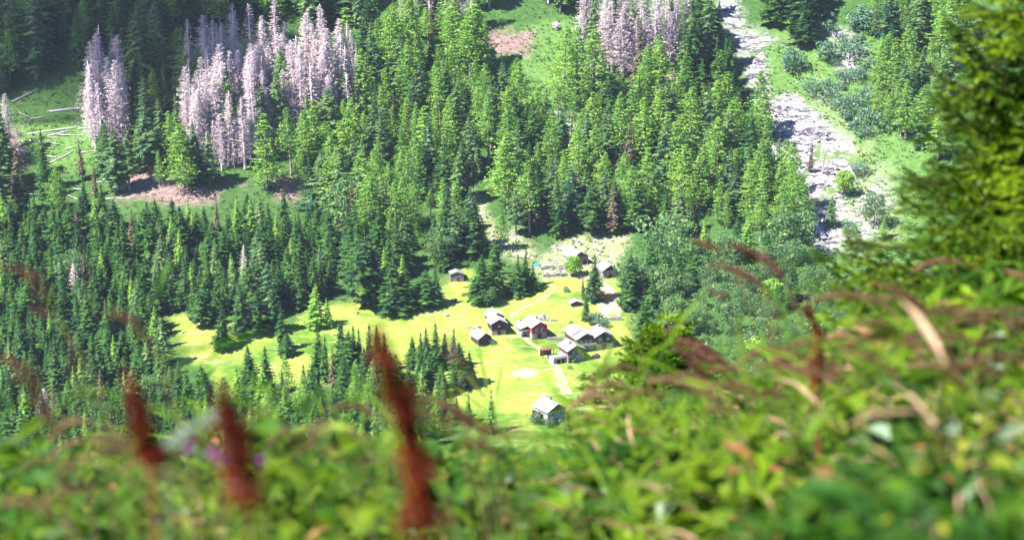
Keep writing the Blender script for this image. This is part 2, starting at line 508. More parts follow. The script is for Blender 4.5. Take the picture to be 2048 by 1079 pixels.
def needle_crown(seed, H, R, bottom=0.06, power=0.85, per=7, levels=26, droop=0.35, fat=1.0, gap=0.0, top=1.0):
    """whorls of drooping sprays made of small leaf-sized triangles"""
    r = np.random.default_rng(seed)
    T = []
    for L in range(levels):
        t = bottom + (1 - bottom) * (L / levels) ** 0.92 * top
        z = t * H
        tt = (t - bottom) / (1 - bottom)
        rad = R * (1 - tt) ** power * min(1.0, 0.62 + 2.5 * tt) + 0.10
        n = max(4, int(per * (0.55 + 0.6 * (1 - tt))))
        a0 = r.random() * 6.28
        for k in range(n):
            if r.random() < gap: continue
            az = a0 + 6.283 * k / n + r.normal(0, 0.22)
            ln = rad * r.uniform(0.68, 1.12)
            d = np.array([math.cos(az), math.sin(az), 0]); s = np.array([-d[1], d[0], 0])
            zb = z + r.normal(0, H / levels * 0.4)
            seg = 3 if ln > 0.9 else 2
            dr = droop * (0.5 + 0.8 * (1 - tt))
            P = lambda q: d * (ln * q) + np.array([0, 0, zb - dr * ln * (q ** 1.3) + 0.13 * ln * q ** 4])
            wd = ln * 0.36 * fat + 0.12
            for j in range(seg):
                q0, q1 = 0.12 + 0.88 * j / seg, 0.12 + 0.88 * (j + 1) / seg
                p0, p1 = P(q0), P(q1)
                w = wd * (1.15 - 0.55 * q1) * r.uniform(0.8, 1.2)
                up = np.array([0, 0, r.uniform(0.02, 0.16) * ln])
                T.append([p0 - s * w * 0.25, p0 + s * w * 0.25, p1])
                for sg in (-1, 1):
                    tip = p0 * 0.35 + p1 * 0.65 + s * sg * w - np.array([0, 0, r.uniform(0.1, 0.45) * w])
                    T.append([p0 + up * 0.3, p1 * 0.6 + p0 * 0.4, tip])
                    T.append([p0 * 0.4 + p1 * 0.6, p1 + d * 0.06, tip * 0.75 + p1 * 0.25 + d * 0.1 * ln])
                hang = p0 * 0.5 + p1 * 0.5 - np.array([0, 0, r.uniform(0.25, 0.6) * wd])
                T.append([p0, p1, hang + s * r.normal(0, 0.12)])
    # dense inner foliage close to the stem
    for k in range(150):
        t = bottom + (0.93 - bottom) * r.random(); tt = (t - bottom) / (1 - bottom)
        rad = R * (1 - tt) ** power * 0.55
        az = r.random() * 6.283; d = np.array([math.cos(az), math.sin(az), 0]); s = np.array([-d[1], d[0], 0])
        c = d * rad * r.uniform(0.3, 1) + np.array([0, 0, t * H])
        T.append([c - s * rad * 0.55 - d * rad * .2, c + s * rad * 0.55 - d * rad * .2, c + d * rad * 0.5 - np.array([0, 0, rad * r.uniform(0.4, 1.0)])])
        T.append([c - s * rad * 0.4, c + s * rad * 0.4, c + np.array([0, 0, rad * 0.8])])
    # leader
    for k in range(5):
        az = k * 1.256
        d = np.array([math.cos(az), math.sin(az), 0])
        T.append([d * 0.22 + [0, 0, H * 0.945], d * 0.05 + [0, 0, H * 0.96], np.array([0, 0, H * 1.02])])
        T.append([d * 0.45 + [0, 0, H * 0.905], -d * 0.05 + [0, 0, H * 0.90], np.array([0, 0, H * 0.965])])
    return np.array(T)


def larch_crown(seed, H, R, bottom=0.16, n=150):
    """airy tufts on level boughs, ragged outline"""
    r = np.random.default_rng(seed)
    T = []
    for i in range(n):
        t = bottom + (1 - bottom) * (i / n) ** 0.95
        tt = (t - bottom) / (1 - bottom)
        rad = (R * (1 - tt) ** 0.75 * min(1, 0.55 + 2.2 * tt) + 0.2) * r.uniform(0.55, 1.18)
        az = i * 2.39996 + r.normal(0, 0.35)
        d = np.array([math.cos(az), math.sin(az), 0]); s = np.array([-d[1], d[0], 0])
        z = t * H + r.normal(0, 0.25)
        nt_ = 3 + int(rad * 2.2)
        for j in range(nt_):
            q = 0.25 + 0.75 * (j + r.random()) / nt_
            c = d * rad * q + s * r.normal(0, 0.22 * rad * q + 0.08) + np.array([0, 0, z - 0.14 * rad * q + 0.12 * rad * q * q + r.normal(0, 0.12)])
            for m in range(3):
                sz = r.uniform(0.28, 0.62)
                e = r.normal(0, 1, 3); e[2] *= 0.55; e /= np.linalg.norm(e)
                g = np.cross(e, r.normal(0, 1, 3)); g /= np.linalg.norm(g)
                T.append([c - e * sz * 0.6, c + g * sz * 0.45, c + e * sz * 0.7 + np.array([0, 0, 0.1])])
    return np.array(T)


def dead_crown(seed, H, R, n=190):
    """bare grey branches with hanging twigs"""
    r = np.random.default_rng(seed)
    T = []
    for i in range(n):
        t = 0.14 + 0.85 * (i / n) ** 0.9
        ln = (R * (1 - t) ** 0.7 + 0.15) * r.uniform(0.5, 1.1)
        az = i * 2.39996 + r.normal(0, 0.4)
        d = np.array([math.cos(az), math.sin(az), 0]); s = np.array([-d[1], d[0], 0])
        z = t * H
        P = lambda q: d * ln * q + np.array([0, 0, z - 0.22 * ln * q + 0.25 * ln * q * q])
        T.append([P(0) + [0, 0, 0.05], P(0) - [0, 0, 0.05], P(1)])
        T.append([P(0) + s * 0.05, P(0) - s * 0.05, P(1)])
        for j in range(13):
            q = r.uniform(0.15, 1.0); c = P(q)
            tw = s * r.choice([-1, 1]) * r.uniform(0.25, 0.6) * (0.4 + 0.3 * ln) + d * r.uniform(0.05, 0.25) - np.array([0, 0, r.uniform(-0.1, 0.35) * ln])
            T.append([c - d * 0.036, c + d * 0.036, c + tw])
    return np.array(T)


def leaf_crown(seed, H, R, lobes=16, per=110, leaf=0.55, low=0.22):
    """leaf cards scattered over lobes through an uneven crown"""
    r = np.random.default_rng(seed)
    T = []
    cz = H * (1 + low) / 2; hz = H * (1 - low) / 2
    for L in range(lobes):
        az = L * 2.4 + r.normal(0, 0.4); h = -0.85 + 1.75 * (L + 0.5) / lobes
        rr = math.sqrt(max(0.05, 1 - h * h)) * r.uniform(0.4, 0.85)
        c = np.array([math.cos(az) * rr * R, math.sin(az) * rr * R, cz + h * hz * 0.8])
        lr = R * r.uniform(0.32, 0.52)
        for k in range(per):
            v = r.normal(0, 1, 3); v /= np.linalg.norm(v)
            if v[2] < -0.3 and r.random() < 0.6: v[2] *= -1
            p = c + v * lr * r.uniform(0.7, 1.08) * np.array([1, 1, 0.8])
            nn = v + r.normal(0, 0.55, 3); nn /= np.linalg.norm(nn)
            e = np.cross(nn, r.normal(0, 1, 3)); e /= np.linalg.norm(e); g = np.cross(nn, e)
            s_ = leaf * r.uniform(0.6, 1.2)
            T.append([p - e * s_ * 0.5 - g * s_ * 0.2, p + e * s_ * 0.5 - g * s_ * 0.15, p + g * s_ * 0.55])
    return np.array(T)


def trunk_mesh(name, H, r0, mat, top=0.97, bend=0.0, limbs=0, seed=0):
    r = random.Random(seed)
    m = MB()
    pts = [(bend * H * 0.02 * math.sin(3 * t), bend * H * 0.015 * math.sin(4 * t + 1), -0.8 + (H * top + 0.8) * t) for t in (0, 0.06, 0.25, 0.5, 0.75, 1)]
    m.tube(pts, [r0 * 1.5, r0 * 1.1, r0 * 0.9, r0 * 0.65, r0 * 0.38, 0.03], 7)
    for k in range(limbs):
        a = k * 2.4; z = H * (0.3 + 0.5 * k / max(1, limbs)); L = H * 0.28
        m.tube([(0, 0, z), (math.cos(a) * L * 0.5, math.sin(a) * L * 0.5, z + L * 0.35), (math.cos(a) * L, math.sin(a) * L, z + L * 0.6)], [r0 * 0.5, r0 * 0.3, 0.03], 5)
    return m.mesh(name, mat, True)


PROTO = {}


def add_proto(kind, crown, H, R, cm, tm, r0=0.22, limbs=0, top=0.97, bend=0.3):
    i = len(PROTO.setdefault(kind, []))
    PROTO[kind].append((tri_mesh(f'{kind}_crown', crown, cm), trunk_mesh(f'{kind}_trunk', H, r0, tm, top, bend, limbs, i), H, R))


for k in range(5):
    add_proto('spruce', needle_crown(10 + k, 20, (3.3, 3.8, 2.9, 3.5, 4.1)[k], 0.05, (0.85, 0.95, 0.8, 0.9, 0.75)[k], 8, 27), 20, 3.4, M['spruce'], M['bark'])
for k in range(4):
    add_proto('spruce', needle_crown(20 + k, 20, (2.6, 4.4, 3.4, 3.9)[k], (0.12, 0.03, 0.2, 0.05)[k], (0.7, 0.6, 0.55, 1.05)[k], (7, 9, 6, 8)[k], (24, 27, 22, 25)[k], 0.4, 1.1, (0.22, 0.0, 0.3, 0.1)[k], (1.0, 1.0, 0.93, 1.0)[k]), 20, 3.5, M['spruce'], M['bark'])
for k in range(4):
    add_proto('high', needle_crown(30 + k, 28, (3.6, 3.1, 4.0, 3.3)[k], (0.14, 0.22, 0.10, 0.30)[k], (0.75, 0.85, 0.7, 0.6)[k], 7, 30, 0.5, 1.1, 0.12), 28, 3.5, M['spruce_hi'], M['bark_pale'], 0.26)
for k in range(2):
    add_proto('brown', needle_crown(50 + k, 26, (3.4, 3.0)[k], 0.12, 0.8, 6, 26, 0.5, 0.9, 0.2), 26, 3.2, M['spruce_brown'], M['bark'], 0.25)
for k in range(5):
    add_proto('larch', larch_crown(70 + k, 25, (4.2, 3.6, 4.6, 3.9, 3.3)[k], (0.14, 0.28, 0.18, 0.35, 0.1)[k], (170, 140, 180, 140, 170)[k]), 25, 4, M['larch'], M['bark_pale'], 0.26)
for k in range(4):
    add_proto('dead', dead_crown(90 + k, 26, (3.2, 2.7, 3.6, 2.3)[k], (230, 190, 250, 150)[k]), 26, 3, M['dead'], M['dead'], 0.24)
for k in range(2):
    add_proto('dead', dead_crown(97 + k, (24, 26)[k], (2.0, 2.6)[k], (80, 150)[k]), 26, 2, M['dead'], M['dead'], 0.26, 0, (0.95, 1.0)[k])
for k in range(4):
    add_proto('broad', leaf_crown(110 + k, 13, (5.2, 4.6, 5.8, 4.9)[k], 17, 120, 0.62, 0.12), 13, 5.1, M['broad'], M['bark'], 0.22, 5, 0.7, 1)
for k in range(3):
    add_proto('shrub', leaf_crown(130 + k, 4, (2.6, 2.2, 2.9)[k], 9, 90, 0.42, 0.0), 4, 2.5, M['bush_teal'], M['bark'], 0.08, 4, 0.6, 1)
for k in range(2):
    add_proto('brightspruce', needle_crown(150 + k, 18, (3.0, 2.6)[k], 0.03, 0.85, 8, 27), 18, 3, M['larch'], M['bark'])
add_proto('brightbroad', leaf_crown(160, 9, 3.8, 18, 150, 0.62, 0.10), 9, 3.6, M['bright'], M['bark'], 0.18, 5, 0.7, 1)

KIND = {'spruce': ('spruce_tree', 'spruce'), 'high': ('spruce_tree', 'spruce'), 'brown': ('spruce_tree', 'spruce'), 'brightspruce': ('spruce_tree', 'spruce'),
        'larch': ('larch_tree', 'larch'), 'dead': ('dead_tree', 'dead tree'), 'broad': ('broadleaf_tree', 'broadleaf tree'),
        'brightbroad': ('broadleaf_tree', 'broadleaf tree'), 'shrub': ('shrub', 'shrub')}
COUNT = {}
REST = []          # trees beyond the 300 of a kind, merged into one forest


SPEC = []


def tree(kind, px, py, hpx, label, group=None, wf=1.0, spare=False):
    """a tree whose foot is seen at (px, py) and that is hpx photo pixels tall"""
    p = ground(px, py)
    proto = random.choice(PROTO[kind])
    sc = scale_at(p)
    s = hpx / sc / cP / proto[2]
    w = s * wf * WIDE.get(kind, 1.0) * random.uniform(0.82, 1.2)
    SPEC.append(dict(kind=kind, proto=proto, p=p, rot=random.random() * 6.28, sc=(w, w, s), label=label, group=group, px=px, py=py, h=hpx, hw=w * proto[3] * sc))


WIDE = {'spruce': 1.55, 'high': 1.85, 'brown': 1.5, 'larch': 1.85, 'dead': 2.25, 'brightspruce': 1.3, 'broad': 1.02}


def plant_trees():
    """the trees of each kind that show largest become things; what is left of a kind fills the forest"""
    W_, H_ = 1024, 540
    buf = np.full((H_, W_), -1)
    yy, xx = np.mgrid[0:H_, 0:W_]
    for i in sorted(range(len(SPEC)), key=lambda i: -SPEC[i]['p'].y):
        q = SPEC[i]; x, y, h, w = q['px'] / 2, q['py'] / 2, q['h'] / 2, max(q['hw'] / 2, 1.5)
        y0, y1 = int(max(0, y - h)), int(min(H_, y)); x0, x1 = int(max(0, x - w)), int(min(W_, x + w + 1))
        if y1 <= y0 or x1 <= x0: continue
        X, Y = xx[y0:y1, x0:x1], yy[y0:y1, x0:x1]
        f = (Y - (y - h)) / h
        half = w * (f if q['kind'] not in ('broad', 'shrub', 'brightbroad') else 1)
        buf[y0:y1, x0:x1][np.abs(X - x) <= half] = i
    ridge = np.interp(xx[0] * 2, [0, 900, 1024, 1200, 1400, 1600, 1800, 2048], [930, 930, 890, 830, 770, 720, 670, 640]) / 2
    buf[yy > ridge[None]] = -1
    buf[inpoly(xx * 2.0, yy * 2.0, [(1930, -9), (2050, -9), (2050, 640), (1760, 600), (1830, 400)])] = -1
    cnt = np.bincount(buf[buf >= 0], minlength=len(SPEC))
    used = {}; rest = []; n = {}
    order = sorted(range(len(SPEC)), key=lambda i: (SPEC[i]['group'] is not None, -cnt[i]))
    for i in order:
        q = SPEC[i]; nm, cat = KIND[q['kind']]
        if cnt[i] < 3 and q['group'] is not None: continue
        if used.get(cat, 0) >= 300:
            rest.append(q); continue
        used[cat] = used.get(cat, 0) + 1
        e = empty(nm, q['p'] - Vector((0, 0, 0.15)), 0, q['sc'], q['label'], cat, q['group'])
        e.rotation_euler = (random.gauss(0, 0.03), random.gauss(0, 0.03), q['rot'])
        mobj('crown', q['proto'][0], e); mobj('trunk', q['proto'][1], e)
    print('trees', len(SPEC), used, 'rest', len(rest))
    if not rest: return
    Vs = []; Fs = []; o = 0; mats = []; mi = []
    for q in rest:
        for me in q['proto'][:2]:
            if me.materials[0] not in mats: mats.append(me.materials[0])
            nv = len(me.vertices)
            co = np.empty(nv * 3); me.vertices.foreach_get('co', co); co = co.reshape(-1, 3) * np.array(q['sc'])
            c, s_ = math.cos(q['rot']), math.sin(q['rot'])
            Vs.append(np.stack([co[:, 0] * c - co[:, 1] * s_ + q['p'].x, co[:, 0] * s_ + co[:, 1] * c + q['p'].y, co[:, 2] + q['p'].z - 0.15], -1))
            if nv == len(me.polygons) * 3: Fs += (np.arange(nv).reshape(-1, 3) + o).tolist()
            else: Fs += [tuple(k + o for k in f.vertices) for f in me.polygons]
            mi += [mats.index(me.materials[0])] * len(me.polygons); o += nv
    me = mk('forest', np.concatenate(Vs), Fs, None)
    for m_ in mats: me.materials.append(m_)
    me.polygons.foreach_set('material_index', mi)
    mobj('forest', me, kind='stuff', label='further spruces filling the gaps of the forest', cat='forest')


# single trees around the meadow -------------------------------------------------
S = tree
S('spruce', 446, 699, 90, 'dark bushy spruce standing alone in the meadow, nearest the left forest', wf=1.25)
S('spruce', 404, 654, 74, 'dark spruce at the left meadow edge with a wide skirt', wf=1.3)
S('spruce', 433, 648, 66, 'smaller spruce leaning on the wide spruce of the left meadow edge', wf=1.0)
S('spruce', 487, 669, 104, 'tall spruce with rusty top at the end of the forest tongue in the meadow', wf=1.0)
S('spruce', 516, 666, 88, 'dark spruce beside the rusty-topped one in the forest tongue', wf=1.1)
S('spruce', 545, 664, 92, 'third spruce of the forest tongue reaching into the meadow', wf=1.0)
S('spruce', 565, 700, 90, 'dark spruce in front of the forest tongue, shadow on the meadow', wf=1.1)
S('spruce', 574, 712, 48, 'short spruce at the foot of the dark meadow spruce', wf=1.3)
S('brightspruce', 630, 655, 92, 'pale green spruce at the meadow edge, larger of a bright pair', wf=1.25)
S('brightspruce', 658, 654, 62, 'yellow-green young spruce, smaller of the bright pair at the meadow edge', wf=1.2)
S('spruce', 726, 612, 138, 'big dense spruce at the upper meadow edge, first from the bright pair', wf=1.25)
S('spruce', 747, 609, 118, 'second big spruce at the upper meadow edge', wf=1.1)
S('spruce', 787, 625, 112, 'broad dark spruce bulging into the upper meadow', wf=1.3)
S('spruce', 812, 619, 100, 'spruce behind the broad one at the upper meadow edge', wf=1.2)
S('spruce', 850, 611, 72, 'small spruce at the upper meadow edge near the dark boulder', wf=1.25)
S('spruce', 874, 612, 84, 'pointed spruce at the upper meadow edge next to the dark boulder', wf=1.1)
S('larch', 781, 508, 96, 'light green larch standing clear above the upper meadow edge', wf=0.95)
S('broad', 876, 532, 74, 'round leafy tree just left of the stone hut', wf=1.0)
S('spruce', 962, 604, 96, 'widest spruce of the cluster above the twin barns', wf=1.4)
S('spruce', 992, 590, 112, 'tallest spruce of the cluster above the twin barns', wf=1.0)
S('spruce', 1032, 592, 82, 'dense dark spruce in the cluster left of the footpath', wf=1.3)
S('spruce', 1050, 582, 90, 'slim spruce behind the dense one left of the footpath', wf=0.95)
S('spruce', 1067, 582, 56, 'short spruce closest to the footpath bend', wf=1.35)
S('broad', 980, 612, 40, 'small pale leafy tree in front of the spruce cluster, round shadow', wf=0.9)
S('brightbroad', 1146, 552, 44, 'bright round leafy tree below the upper grey house', wf=1.0)
S('spruce', 1189, 600, 94, 'single slender spruce between the small shed and the pale field', wf=0.95)
S('brown', 1166, 600, 50, 'thin brownish tree beside the small shed', wf=0.8)
S('spruce', 1172, 640, 62, 'thin spruce below the small shed', wf=0.9)
S('shrub', 1190, 650, 26, 'grey-green shrub below the small shed', wf=1.0)
S('shrub', 1206, 656, 22, 'leafy shrub above the dark timber house', wf=1.0)
S('shrub', 1132, 584, 12, 'small green bush beside the footpath bend', wf=1.0)
S('shrub', 986, 690, 12, 'round green bush at the corner of the low brown barn', wf=0.75)
S('shrub', 1150, 725, 13, 'pale green bush in front of the lower stone house', wf=0.9)
S('shrub', 1128, 702, 12, 'green bush above the stone terrace', wf=0.9)
S('shrub', 1098, 852, 20, 'pale green bush at the foot of the lowest farmhouse, below its gable')
S('shrub', 1128, 852, 18, 'green bush at the outer corner of the lowest farmhouse')
S('shrub', 1076, 846, 22, 'bush beside the dark shed of the lowest farmhouse')
S('broad', 1150, 858, 34, 'low leafy tree beyond the lowest farmhouse')
S('shrub', 1142, 648, 8, 'small bush in the meadow above the brown houses', wf=0.9)
S('shrub', 1140, 738, 9, 'low bush below the stone terrace', wf=0.9)

# two stands in front of the meadow ------------------------------------------------
g = 'dark pointed spruces of the stand in front of the meadow'
for px, top, b in [(637, 654, 752), (650, 668, 765), (684, 638, 740), (698, 660, 755), (708, 650, 748), (719, 655, 752), (740, 645, 742), (757, 647, 745), (771, 662, 762),
                   (668, 690, 785), (690, 700, 795), (730, 690, 785), (755, 705, 800), (780, 700, 795)]:
    S('brown' if px in (668, 755) else 'spruce', px, b, b - top, 'dark pointed spruce in the stand in front of the meadow, left of the smaller stand' if px not in (668, 755) else 'brownish spruce among the dark stand in front of the meadow', g, 0.95)
g = 'dark pointed spruces of the small stand below the low barn'
for px, top, b, k in [(825, 671, 736, 0), (842, 663, 738, 0), (854, 653, 740, 0), (873, 645, 742, 0), (890, 664, 735, 0), (905, 654, 738, 1), (921, 681, 772, 0), (943, 700, 772, 0),
                      (860, 705, 780, 0), (840, 712, 790, 0), (884, 720, 792, 0)]:
    S('brown' if k else 'spruce', px, b, b - top, 'dark pointed spruce in the small stand below the low brown barn' if not k else 'rusty brown spruce in the small stand below the low barn', g, 1.05)
S('brightspruce', 979, 866, 92, 'pale spruce standing alone at the lower end of the meadow')
S('brightspruce', 936, 845, 66, 'light green spruce between the small stand and the lower meadow')
S('spruce', 915, 840, 50, 'short dark spruce at the lower end of the meadow')

# forest zones ----------------------------------------------------------------------
GLADES = [[(10, 190), (180, 140), (250, 190), (250, 320), (110, 345), (10, 300)],
          [(375, 368), (440, 360), (600, 355), (600, 405), (380, 412)],
          [(1040, 110), (1120, 40), (1165, 100), (1120, 170), (1040, 170)],
          [(1040, 225), (1150, 222), (1150, 270), (1055, 272)],
          [(925, 350), (965, 390), (1010, 480), (950, 480)], CLIFF,
          [(560, 100), (630, 100), (630, 200), (545, 200)]]


def zone(poly, dx, dy, h, kinds, labels, group, wf=1.0, jit=0.42, avoid=True, order=-1, keep=1.0, limit=None, spare=0.0):
    xs = [p[0] for p in poly]; ys = [p[1] for p in poly]
    n = 0; r = 0
    y = max(ys)
    ks, ws = zip(*kinds)
    while y > min(ys):
        x = min(xs) + (dx / 2 if r % 2 else 0)
        while x < max(xs):
            qx = x + random.gauss(0, jit * dx * 0.7); qy = y + random.gauss(0, jit * dy)
            if inpoly(np.array(qx), np.array(qy), poly) and not (avoid and any(inpoly(np.array(qx), np.array(qy), g_) for g_ in GLADES)) and random.random() < keep:
                k = random.choices(ks, ws)[0]
                hh = random.uniform(h[0] * 0.92, h[1] * 1.08) * random.choice((1.08, 1.0, 1.0, 0.92, 0.78, 0.55))
                tree(k, qx, qy, hh, labels[k], group, wf, spare=random.random() < spare)
                n += 1
            x += dx
        y -= dy; r += 1
    return n


LEFT = [(-30, 470), (200, 462), (360, 455), (520, 455), (640, 490), (730, 530), (760, 580), (700, 598), (640, 605), (560, 640), (500, 650), (420, 640), (345, 632), (325, 690), (352, 760), (420, 805),
        (420, 870), (300, 920), (150, 970), (-30, 1010)]
lab = lambda place: {'spruce': f'dark green spruce crowded in {place}', 'high': f'grey-green spruce crowded in {place}', 'brown': f'brownish half-dry spruce in {place}',
                     'larch': f'light green larch in {place}', 'dead': f'bare grey dead spruce in {place}', 'brightspruce': f'fresh light green spruce in {place}', 'broad': f'rounded grey-green leafy tree in {place}'}
print('left', zone(LEFT, 31, 17, (70, 96), [('spruce', 0.70), ('brightspruce', 0.12), ('brown', 0.03), ('high', 0.10), ('broad', 0.008), ('dead', 0.012)], lab('the dense forest left of the meadow'), 'trees of the dense forest left of the meadow', 1.05, spare=0.3))
print('low', zone([(420, 850), (470, 825), (505, 785), (560, 785), (620, 765), (700, 790), (800, 790), (830, 800), (900, 830), (900, 880), (800, 920), (560, 960), (430, 950), (380, 900)], 31, 22, (65, 95),
                  [('spruce', 0.45), ('brightspruce', 0.35), ('larch', 0.2)], lab('the forest below the meadow'), 'trees of the forest below the meadow', 1.0))
print('shade', zone([(-30, -60), (700, -60), (700, 60), (380, 100), (330, 160), (180, 130), (10, 190), (-30, 190)], 40, 26, (110, 150), [('high', 0.45), ('spruce', 0.4), ('larch', 0.15)],
                    lab('the shaded forest of the upper left slope'), 'trees of the shaded upper left slope', 1.0))
print('ledge', zone([(250, 130), (370, 130), (370, 400), (215, 420), (-30, 455), (-30, 345), (90, 350), (250, 330)], 40, 26, (95, 150), [('high', 0.5), ('spruce', 0.3), ('brown', 0.1), ('larch', 0.1)],
                    lab('the open wood beside the grassy clearing'), 'trees beside the grassy clearing of the left slope', 0.9, keep=0.8))
print('edge', zone([(600, 425), (700, 460), (800, 485), (900, 505), (893, 545), (850, 590), (760, 600), (700, 590), (640, 480)], 46, 27, (76, 104), [('spruce', 0.5), ('high', 0.25), ('brightspruce', 0.15), ('broad', 0.1)],
                   lab('the forest fringe above the upper meadow edge'), 'trees of the forest fringe above the meadow', 1.05))
print('fringe', zone([(1040, 452), (1090, 470), (1130, 462), (1180, 476), (1220, 474), (1290, 480), (1290, 440), (1040, 425)], 34, 22, (90, 120), [('spruce', 0.7), ('high', 0.3)],
                     lab('the row of trees just above the upper houses'), 'trees just above the upper houses', 1.15, avoid=False))
print('dead1', zone([(372, 200), (480, 175), (710, 180), (720, 250), (660, 300), (560, 290), (480, 350), (400, 340), (372, 300)], 12.5, 16, (100, 165), [('dead', 0.90), ('larch', 0.07), ('high', 0.03)],
                    lab('the pale dead stand of the left slope'), 'dead trees of the pale stand on the left slope', 0.85, avoid=False))
print('dead2', zone([(180, 215), (245, 215), (250, 320), (190, 330)], 18, 20, (140, 190), [('dead', 1)], {'dead': 'bare grey dead spruce at the right end of the grassy clearing'}, 'dead trees at the grassy clearing', 0.8, avoid=False))
print('dead3', zone([(-20, 290), (24, 290), (24, 360), (-20, 360)], 17, 20, (140, 170), [('dead', 1)], {'dead': 'bare lilac-grey dead spruce at the outer end of the grassy clearing'}, 'dead trees at the outer end of the clearing', 0.8, avoid=False))
print('dead4', zone([(1150, 60), (1380, 40), (1375, 140), (1240, 160), (1160, 110)], 13, 16, (110, 155), [('dead', 0.94), ('high', 0.06)], lab('the pale dead stand high beside the rock gully'), 'trees of the dead stand beside the rock gully', 0.85, avoid=False))
print('dead5', zone([(690, 40), (960, 20), (960, 90), (720, 80)], 40, 26, (100, 130), [('dead', 0.7), ('high', 0.3)], lab('the top edge of the middle slope'), 'thin trees at the top edge of the middle slope', 0.85, avoid=False))
print('mid', zone([(600, 420), (600, 300), (720, 270), (720, 60), (960, 80), (1000, 230), (1180, 180), (1390, 190), (1500, 250), (1580, 380), (1630, 470), (1560, 490), (1400, 480), (1260, 470), (1170, 472), (1060, 480), (920, 530), (860, 500), (740, 500)],
                  38, 25, (95, 138), [('larch', 0.56), ('high', 0.26), ('spruce', 0.12), ('brown', 0.06)], lab('the sunny forest slope above the hamlet'), 'trees of the sunny slope above the hamlet', 0.98))
print('midup', zone([(720, -60), (1400, -60), (1390, 40), (1130, 40), (960, 30), (720, 50)], 40, 26, (105, 140), [('larch', 0.3), ('high', 0.5), ('dead', 0.2)],
                    lab('the upper middle slope along the top'), 'trees of the upper middle slope', 0.95))
print('gully', zone([(1375, -20), (1392, 40), (1430, 120), (1488, 235), (1440, 240), (1380, 190)], 32, 26, (125, 170), [('high', 0.2), ('spruce', 0.8)],
                    {'high': 'tall grey-green spruce on the left rim of the rock gully', 'spruce': 'tall dark spruce on the left rim of the rock gully'}, 'tall spruces on the left rim of the rock gully', 1.05, avoid=False))
print('gully2', zone([(1490, -40), (1640, -40), (1650, 100), (1610, 108), (1585, 50), (1490, 48)], 34, 26, (105, 140), [('high', 0.2), ('spruce', 0.8)],
                     {'high': 'tall grey-green spruce above the head of the rock gully', 'spruce': 'tall dark spruce above the head of the rock gully'}, 'tall spruces above the head of the rock gully', 1.15, avoid=False))
print('right', zone([(1740, 0), (2080, 0), (2080, 420), (1860, 360), (1760, 300)], 40, 27, (95, 125), [('high', 0.4), ('larch', 0.6)],
                    lab('the hazy slope right of the rock gully'), 'trees of the hazy slope right of the gully', 1.1))
print('hamletwood', zone([(1244, 560), (1330, 520), (1420, 500), (1560, 500), (1640, 540), (1500, 545), (1340, 600), (1310, 660), (1250, 655)], 34, 24, (75, 105), [('spruce', 0.6), ('brightspruce', 0.2), ('broad', 0.2)],
                         lab('the wood right of the hamlet'), 'trees of the wood right of the hamlet', 1.0))
print('broad', zone([(1330, 600), (1380, 560), (1520, 540), (1700, 540), (1720, 800), (1420, 800), (1250, 720), (1310, 660)], 40, 25, (44, 68), [('broad', 0.88), ('brightbroad', 0.05), ('spruce', 0.07)],
                    {'broad': 'rounded grey-green leafy tree in the grove below the rock gully', 'brightbroad': 'bright yellow-green leafy tree in the grove below the gully', 'spruce': 'dark spruce poking out of the leafy grove below the gully'},
                    'leafy trees of the grove below the rock gully', 1.05))
print('willows', zone([(1650, 30), (1740, 30), (1750, 300), (1690, 300), (1640, 120)], 34, 27, (20, 38), [('shrub', 1)], {'shrub': 'blue-green willow shrub on the slope right of the rock gully'}, 'willow shrubs right of the rock gully', 1.25, avoid=False))
for (px, py, h, k, l) in [(1582, 142, 44, 'shrub', 'round green bush on the grass beside the gully head'), (1660, 205, 36, 'shrub', 'round dark bush in the grass right of the gully'),
                          (1627, 190, 30, 'shrub', 'smaller round bush left of the dark one by the gully'), (1662, 455, 66, 'high', 'single spruce on the lower scree of the gully'),
                          (1687, 392, 52, 'brightbroad', 'round green tree on the right bank of the gully'), (1748, 455, 72, 'broad', 'rounded leafy tree on the lower right bank of the gully'),
                          (1765, 478, 50, 'larch', 'light green larch in front of the leafy tree on the right bank'), (1620, 345, 62, 'brown', 'wilted reddish tree clinging to the gully rock'),
                          (1644, 350, 60, 'dead', 'thin dead tree on the gully rock beside the wilted one'), (1700, 470, 30, 'shrub', 'low bush at the foot of the gully scree'),
                          (1715, 350, 26, 'shrub', 'low bush on the right gully bank'), (345, 338, 112, 'larch', 'bright larch standing at the left edge of the dead stand'),
                          (398, 372, 130, 'high', 'tall grey-green spruce in front of the dead stand'), (420, 372, 110, 'high', 'second grey-green spruce in front of the dead stand'),
                          (535, 380, 150, 'larch', 'tall light green larch in front of the dead stand'), (582, 350, 130, 'larch', 'long-stemmed larch at the right of the dead stand')]:
    S(k, px, py, h, l)
plant_trees()

